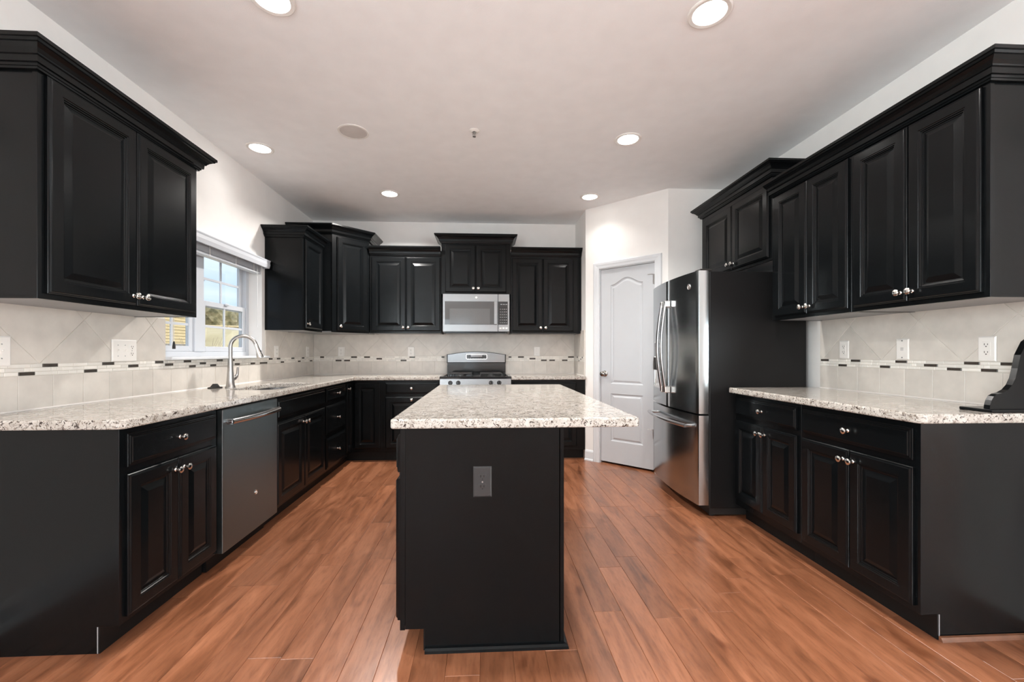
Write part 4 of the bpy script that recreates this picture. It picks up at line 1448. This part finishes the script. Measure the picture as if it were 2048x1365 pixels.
def refrigerator():
    root = thing('refrigerator', 'stainless french-door refrigerator with charcoal sides and bottom freezer drawer', 'refrigerator', (1.628, 3.845, 0), -R90 - math.radians(2.3))
    w, zt = 0.908, 1.755
    mb = MB(); mb.box((0.0, 0.0, 0.062), (w, 0.695, zt - 0.006), bevel=0.006, seg=2); mb.build('cabinet_body', M['fridge_side'], root)
    mb = MB(); mb.box((0.02, 0.01, 0.012), (w - 0.02, 0.66, 0.0615)); mb.build('base_grille', M['rubber'], root)
    for x in (0.05, w - 0.05):
        mb = MB(); mb.lathe([(0.018, 0), (0.018, 0.012)], (x, 0.04, 0.0), n=14); mb.build('foot', M['rubber'], root)
    sag, th = 0.042, 0.070
    Rr = (w * w / 4 + sag * sag) / (2 * sag)
    def front(x):
        return -0.006 - th - (math.sqrt(Rr * Rr - (x - w / 2) ** 2) - (Rr - sag))
    def curved(x0, x1, z0, z1, name, mat):
        n = 14
        fr = []
        re = 0.008
        xs = [x0 + re * 0.3] + [x0 + re + (x1 - x0 - 2 * re) * k / n for k in range(n + 1)] + [x1 - re * 0.3]
        fr = [(x0, front(x0) + re)] + [(x, front(x) + (re * 0.35 if i in (0, len(xs) - 1) else 0)) for i, x in enumerate(xs)] + [(x1, front(x1) + re)]
        pl = [(x1, -0.006), (x0, -0.006)] + fr
        pl = pl[::-1] if False else pl
        mb = MB()
        def sh(o):
            return [(p[0] + (o if p[0] < (x0 + x1) / 2 - 0.2 * (x1 - x0) and abs(p[0] - x0) < 0.002 else 0), p[1], 0) for p in pl]
        mb.prism(pl, 'z', z0, z1)
        return mb.build(name, mat, root, smooth=True)
    gap = 0.004
    dl = curved(0.001, w / 2 - gap / 2, 0.735, zt, 'door', M['steel_door'])
    dr = curved(w / 2 + gap / 2, w - 0.001, 0.735, zt, 'door', M['steel_door'])
    fz = curved(0.001, w - 0.001, 0.085, 0.722, 'freezer_drawer', M['steel_door'])
    mb = MB(); mb.box((0.004, -0.0055, 0.09), (w - 0.004, -0.0005, zt - 0.01)); mb.build('gasket', M['rubber'], root)
    mb = MB(); mb.box((0.02, -0.06, zt - 0.002), (0.10, 0.03, zt + 0.016), bevel=0.004); mb.build('hinge_cover', M['rubber'], root)
    mb = MB(); mb.box((w - 0.10, -0.06, zt - 0.002), (w - 0.02, 0.03, zt + 0.016), bevel=0.004); mb.build('hinge_cover', M['rubber'], root)
    # handles of the two doors
    for d, x in ((dl, w / 2 - 0.040), (dr, w / 2 + 0.040)):
        yf = front(x)
        mb = MB()
        pts = []
        za, zb = 0.850, 1.585
        lps = []
        for k in range(17):
            s = k / 16
            z = za + (zb - za) * s
            y = yf - 0.034 - 0.040 * math.sin(PI * s)
            lps.append([(x + 0.0165 * math.cos(2 * PI * j / 12), y + 0.012 * math.sin(2 * PI * j / 12), z) for j in range(12)])
        mb.loops(lps)
        hd = mb.build('handle', M['steel'], d, smooth=True)
        for z in (za, zb - 0.045):
            mb = MB(); mb.box((x - 0.017, yf - 0.047, z - 0.004), (x + 0.017, yf - 0.0005, z + 0.050), bevel=0.006, seg=2); mb.build('handle_bracket', M['nickel'], hd)
    mb = MB()
    pts = []
    for k in range(17):
        s = k / 16
        x = 0.075 + (w - 0.15) * s
        pts.append((x, front(x) - 0.052 - 0.012 * math.sin(PI * s), 0.640))
    mb.tube(pts, 0.0145, 12)
    for x in (0.085, w - 0.085):
        mb.tube([(x, front(x), 0.640), (x, front(x) - 0.056, 0.640)], 0.012, 12)
    mb.build('handle', M['steel'], fz)
    # water dispenser in the left door
    xa, xb = 0.085, 0.285
    yf = front((xa + xb) / 2)
    mb = MB()
    def fy(x, o):
        return front(x) - o
    frame_o = round_poly([(xa, 0.865), (xb, 0.865), (xb, 1.270), (xa, 1.270)], 0.015, 4)
    frame_i = offset_poly(frame_o, 0.012)
    mb.loops([[(p[0], fy(p[0], -0.001), p[1]) for p in frame_o], [(p[0], fy(p[0], 0.006), p[1]) for p in frame_o], [(p[0], fy(p[0], 0.006), p[1]) for p in frame_i], [(p[0], fy(p[0], 0.0015), p[1]) for p in frame_i]])
    dsp = mb.build('dispenser', M['nickel'], dl)
    mb = MB()
    for (z0, z1, m_) in ((1.135, 1.256, 0),):
        xs = [xa + 0.014 + (xb - xa - 0.028) * k / 6 for k in range(7)]
        mb.loops([[(x, fy(x, 0.008), z0) for x in xs], [(x, fy(x, 0.008), z1) for x in xs]], cap0=False, cap1=False, closed=False)
    mb.build('dispenser_panel', M['gloss_black'], dsp)
    mb = MB()
    mb.box((xa + 0.07, fy(0.17, 0.030), 1.02), (xb - 0.07, fy(0.17, 0.004), 1.132), bevel=0.005)
    mb.build('nozzle', M['rubber'], dsp)
    mb = MB(); mb.box((xa + 0.014, fy(xa, 0.022), 0.872), (xb - 0.014, fy(xb, -0.004), 0.884), bevel=0.003); mb.build('drip_tray', M['nickel'], dsp)
    xx = w - 0.115
    e = 0.002
    nrm = Vector((front(xx + e) - front(xx - e), -2 * e, 0)).normalized()
    badge(dr, (xx, front(xx) - 0.0003, 1.655), nrm, 0.020)


M['steel_door'] = steel('refrigerator_steel', (0.46, 0.49, 0.50), 0.19, bs=0.05)
refrigerator()

# ------------------------------------------------------------------ scroll bracket on the right worktop
def scroll_bracket():
    root = thing('scroll_bracket', 'black scroll-cut wooden bracket on a base board, at the near end of the right worktop', 'bracket', (2.045, 1.612, 0.9262))
    mb = MB(); mb.box((0, 0, 0), (0.286, 0.120, 0.013), bevel=0.003, seg=2); mb.build('base_board', M['black'], root)
    pts = [(0.286, 0.0135), (0.286, 0.34)]
    ctrl = [(0.230, 0.330), (0.170, 0.290), (0.140, 0.235), (0.128, 0.180), (0.118, 0.140), (0.104, 0.112), (0.085, 0.092), (0.062, 0.080), (0.040, 0.075), (0.024, 0.066), (0.014, 0.050), (0.008, 0.030), (0.006, 0.0135)]
    pts = pts + [(x, z) for x, z in ctrl]
    mb = MB(); mb.prism(pts[::-1], 'y', 0.012, 0.034)
    mb.build('scroll_panel', M['black'], root)


scroll_bracket()

# ------------------------------------------------------------------ ceiling fixtures
def downlight(x, y, label, power=9.5, spread=150):
    root = thing('recessed_light', label, 'ceiling light', (x, y, ZC), 0, 'recessed ceiling lights')
    mb = MB(); mb.lathe([(0.096, -0.0005), (0.096, -0.004), (0.090, -0.0075), (0.074, -0.006), (0.072, -0.0005)], (0, 0, 0), n=40); mb.build('trim_ring', M['lamp_trim'], root)
    mb = MB(); mb.lathe([(0.0715, -0.0006), (0.0715, -0.002), (0.045, -0.0035), (0.002, -0.004)], (0, 0, 0), n=36); mb.build('lens', M['lens'], root)
    l = bpy.data.lights.new('lamp', 'AREA'); l.shape = 'DISK'; l.size = 0.14; l.energy = power; l.color = (1.0, 0.965, 0.92); l.spread = math.radians(spread)
    lo = bpy.data.objects.new('lamp', l); COL.objects.link(lo); lo.parent = root; lo.location = (0, 0, -0.012)


for x, y, pw_, sp_, lb in ((-0.94, 1.93, 13, 150, 'recessed ceiling light at the top picture edge, left of centre'),
                      (1.03, 1.90, 15, 150, 'large recessed ceiling light at the top picture edge, right of centre'),
                      (-1.715, 3.34, 0.8, 125, 'recessed ceiling light close to the left wall above the sink'),
                      (1.045, 3.06, 11, 125, 'recessed ceiling light in the middle distance in front of the refrigerator'),
                      (-0.935, 4.23, 34, 152, 'far recessed ceiling light left of the microwave'),
                      (1.05, 4.21, 1.9, 120, 'far recessed ceiling light beside the pantry wall')):
    downlight(x, y, lb, pw_, sp_)


def ceiling_speaker():
    root = thing('ceiling_speaker', 'round flush ceiling speaker with a grey grille', 'speaker', (-0.93, 3.06, ZC))
    mb = MB(); mb.lathe([(0.105, -0.0005), (0.105, -0.004), (0.100, -0.006), (0.092, -0.006), (0.091, -0.0005)], (0, 0, 0), n=40); mb.build('rim', M['lamp_trim'], root)
    mb = MB(); mb.lathe([(0.0905, -0.0006), (0.0905, -0.0045), (0.05, -0.006), (0.002, -0.0065)], (0, 0, 0), n=40); mb.build('grille', M['speaker'], root)


ceiling_speaker()


def sprinkler():
    root = thing('fire_sprinkler', 'small fire sprinkler head in the middle of the ceiling', 'sprinkler', (-0.075, 3.00, ZC))
    mb = MB(); mb.lathe([(0.036, -0.0005), (0.036, -0.003), (0.028, -0.008), (0.016, -0.012), (0.014, -0.004)], (0, 0, 0), n=28); mb.build('escutcheon', M['lamp_trim'], root)
    mb = MB(); mb.lathe([(0.008, -0.004), (0.008, -0.024), (0.003, -0.026), (0.003, -0.040), (0.012, -0.042), (0.012, -0.044), (0.002, -0.045)], (0, 0, 0), n=16)
    mb.tube([(0.009, 0, -0.018), (0.011, 0, -0.03), (0.004, 0, -0.041)], 0.0016, 6); mb.tube([(-0.009, 0, -0.018), (-0.011, 0, -0.03), (-0.004, 0, -0.041)], 0.0016, 6)
    mb.build('head', M['hinge_metal'], root)


sprinkler()

# ------------------------------------------------------------------ outside the kitchen window
def outside():
    # ground that rises to a bank
    mb = MB(); bm = mb.bm
    nx, ny = 40, 40
    grid = []
    for i in range(nx + 1):
        row = []
        for j in range(ny + 1):
            x = -2.4 - 47.6 * i / nx
            y = -12 + 82 * j / ny
            d = math.hypot(x, y)
            t = min(1, max(0, (d - 19) / 6))
            z = -0.65 + 3.1 * (t * t * (3 - 2 * t)) + 0.25 * noise.noise((x * 0.2, y * 0.2, 0))
            row.append(bm.verts.new((x, y, z)))
        grid.append(row)
    for i in range(nx):
        for j in range(ny):
            bm.faces.new((grid[i][j], grid[i + 1][j], grid[i + 1][j + 1], grid[i][j + 1]))
    struct(mb.build('ground', M['grass']))
    # hedge on the bank
    mb = MB()
    for k in range(12):
        a = math.radians(54 + k * 2.2)
        R_ = 27.5 + random.uniform(-1.0, 1.0)
        cx, cy = -R_ * math.cos(a), R_ * math.sin(a)
        r0 = random.uniform(0.9, 1.15)
        ret = bmesh.ops.create_icosphere(mb.bm, subdivisions=4, radius=r0, matrix=Matrix.Translation((cx, cy, 2.75)) @ Matrix.Diagonal((1.15, 1.15, 0.85 + 0.15 * random.random(), 1)))
        for v in ret['verts']:
            c = Vector((cx, cy, 2.75))
            dv = v.co - c
            v.co = c + dv * (1 + 0.22 * noise.noise(v.co * 1.4) + 0.14 * noise.noise(v.co * 4.2))
    o = mb.build('hedge', M['hedge'], smooth=False)
    tag(o, 'olive brown hedge along the bank seen through the right window unit', 'hedge')
    # timber rail fence at the foot of the hedge
    root = thing('rail_fence', 'pale timber rail fence below the hedge outside the window', 'fence', (0, 0, 0))
    prev = None
    for k in range(7):
        a = math.radians(55.5 + k * 4.2)
        p = Vector((-24.6 * math.cos(a), 24.6 * math.sin(a), 0))
        post = MB(); post.box((p.x - 0.04, p.y - 0.04, 1.7), (p.x + 0.04, p.y + 0.04, 2.5)); post.build('post', M['fence'], root)
        if prev is not None:
            for z in (2.45,):
                rails = MB(); rails.tube([(prev.x, prev.y, z), (p.x, p.y, z)], 0.04, 6); rails.build('rail', M['fence'], root)
        prev = p
    # neighbouring house
    h = thing('neighbouring_house', 'tan sided neighbouring house seen through the left window unit', 'house', (0, 0, 0))
    x1, y0, y1, zb, zt = -12.2, 11.0, 18.45, -0.8, 4.2
    mb = MB()
    mb.box((x1 - 9, y0, zb), (x1, y1, zt))
    z = zb
    while z < zt - 0.12:
        mb.prism([(x1, z), (x1 + 0.03, z), (x1 + 0.006, z + 0.118), (x1, z + 0.118)], 'y', y0, y1)
        mb.prism([(y0, z), (y0 - 0.03, z), (y0 - 0.006, z + 0.118), (y0, z + 0.118)], 'x', x1 - 9, x1)
        z += 0.12
    mb.build('siding', M['siding'], h, smooth=False)
    for ya, yb_ in ((y1 - 0.10, y1 + 0.05), (y0 - 0.05, y0 + 0.08)):
        mb = MB(); mb.box((x1 - 0.08, ya, zb), (x1 + 0.05, yb_, zt)); mb.build('corner_board', M['white'], h)
    mb = MB(); mb.prism([(y0 - 0.15, zt), (y1 + 0.12, zt), ((y0 + y1) / 2, zt + 3.0)], 'x', x1 - 9.3, x1 + 0.4); mb.build('roof', M['roof'], h)
    mb = MB(); mb.prism([(0, 0), (1.5, 0.0), (1.5, 0.06), (0, 0.55)], 'y', 16.3, 18.0, mtx=Matrix.Translation((x1, 0, 0.98))); mb.build('porch_roof', M['roof'], h)
    # bare shrubs
    rnd = random.Random(5)
    for (bx, by, lb) in ((-8.4, 13.2, 'bare branching shrub outside the window, the nearer one to the house'), (-8.3, 15.2, 'bare branching shrub outside the window, at the right of the pane')):
        mb = MB()
        for k in range(16):
            a = rnd.uniform(0, 2 * PI); s = rnd.uniform(0.25, 0.8)
            p0 = Vector((bx, by, -0.6)); p1 = p0 + Vector((math.cos(a) * s * 0.35, math.sin(a) * s * 0.35, rnd.uniform(0.8, 1.2)))
            p2 = p1 + Vector((math.cos(a) * s * 0.5, math.sin(a) * s * 0.5, rnd.uniform(0.6, 1.1)))
            mb.tube([p0, p1, p2], [0.018, 0.012, 0.004], 5)
            for q in range(3):
                b2 = a + rnd.uniform(-1, 1)
                mb.tube([p1.lerp(p2, q * 0.3), p1.lerp(p2, q * 0.3) + Vector((math.cos(b2) * 0.25, math.sin(b2) * 0.25, 0.45))], [0.008, 0.003], 5)
        tag(mb.build('bare_shrub', M['bark']), lb, 'shrub', 'bare shrubs outside')


outside()
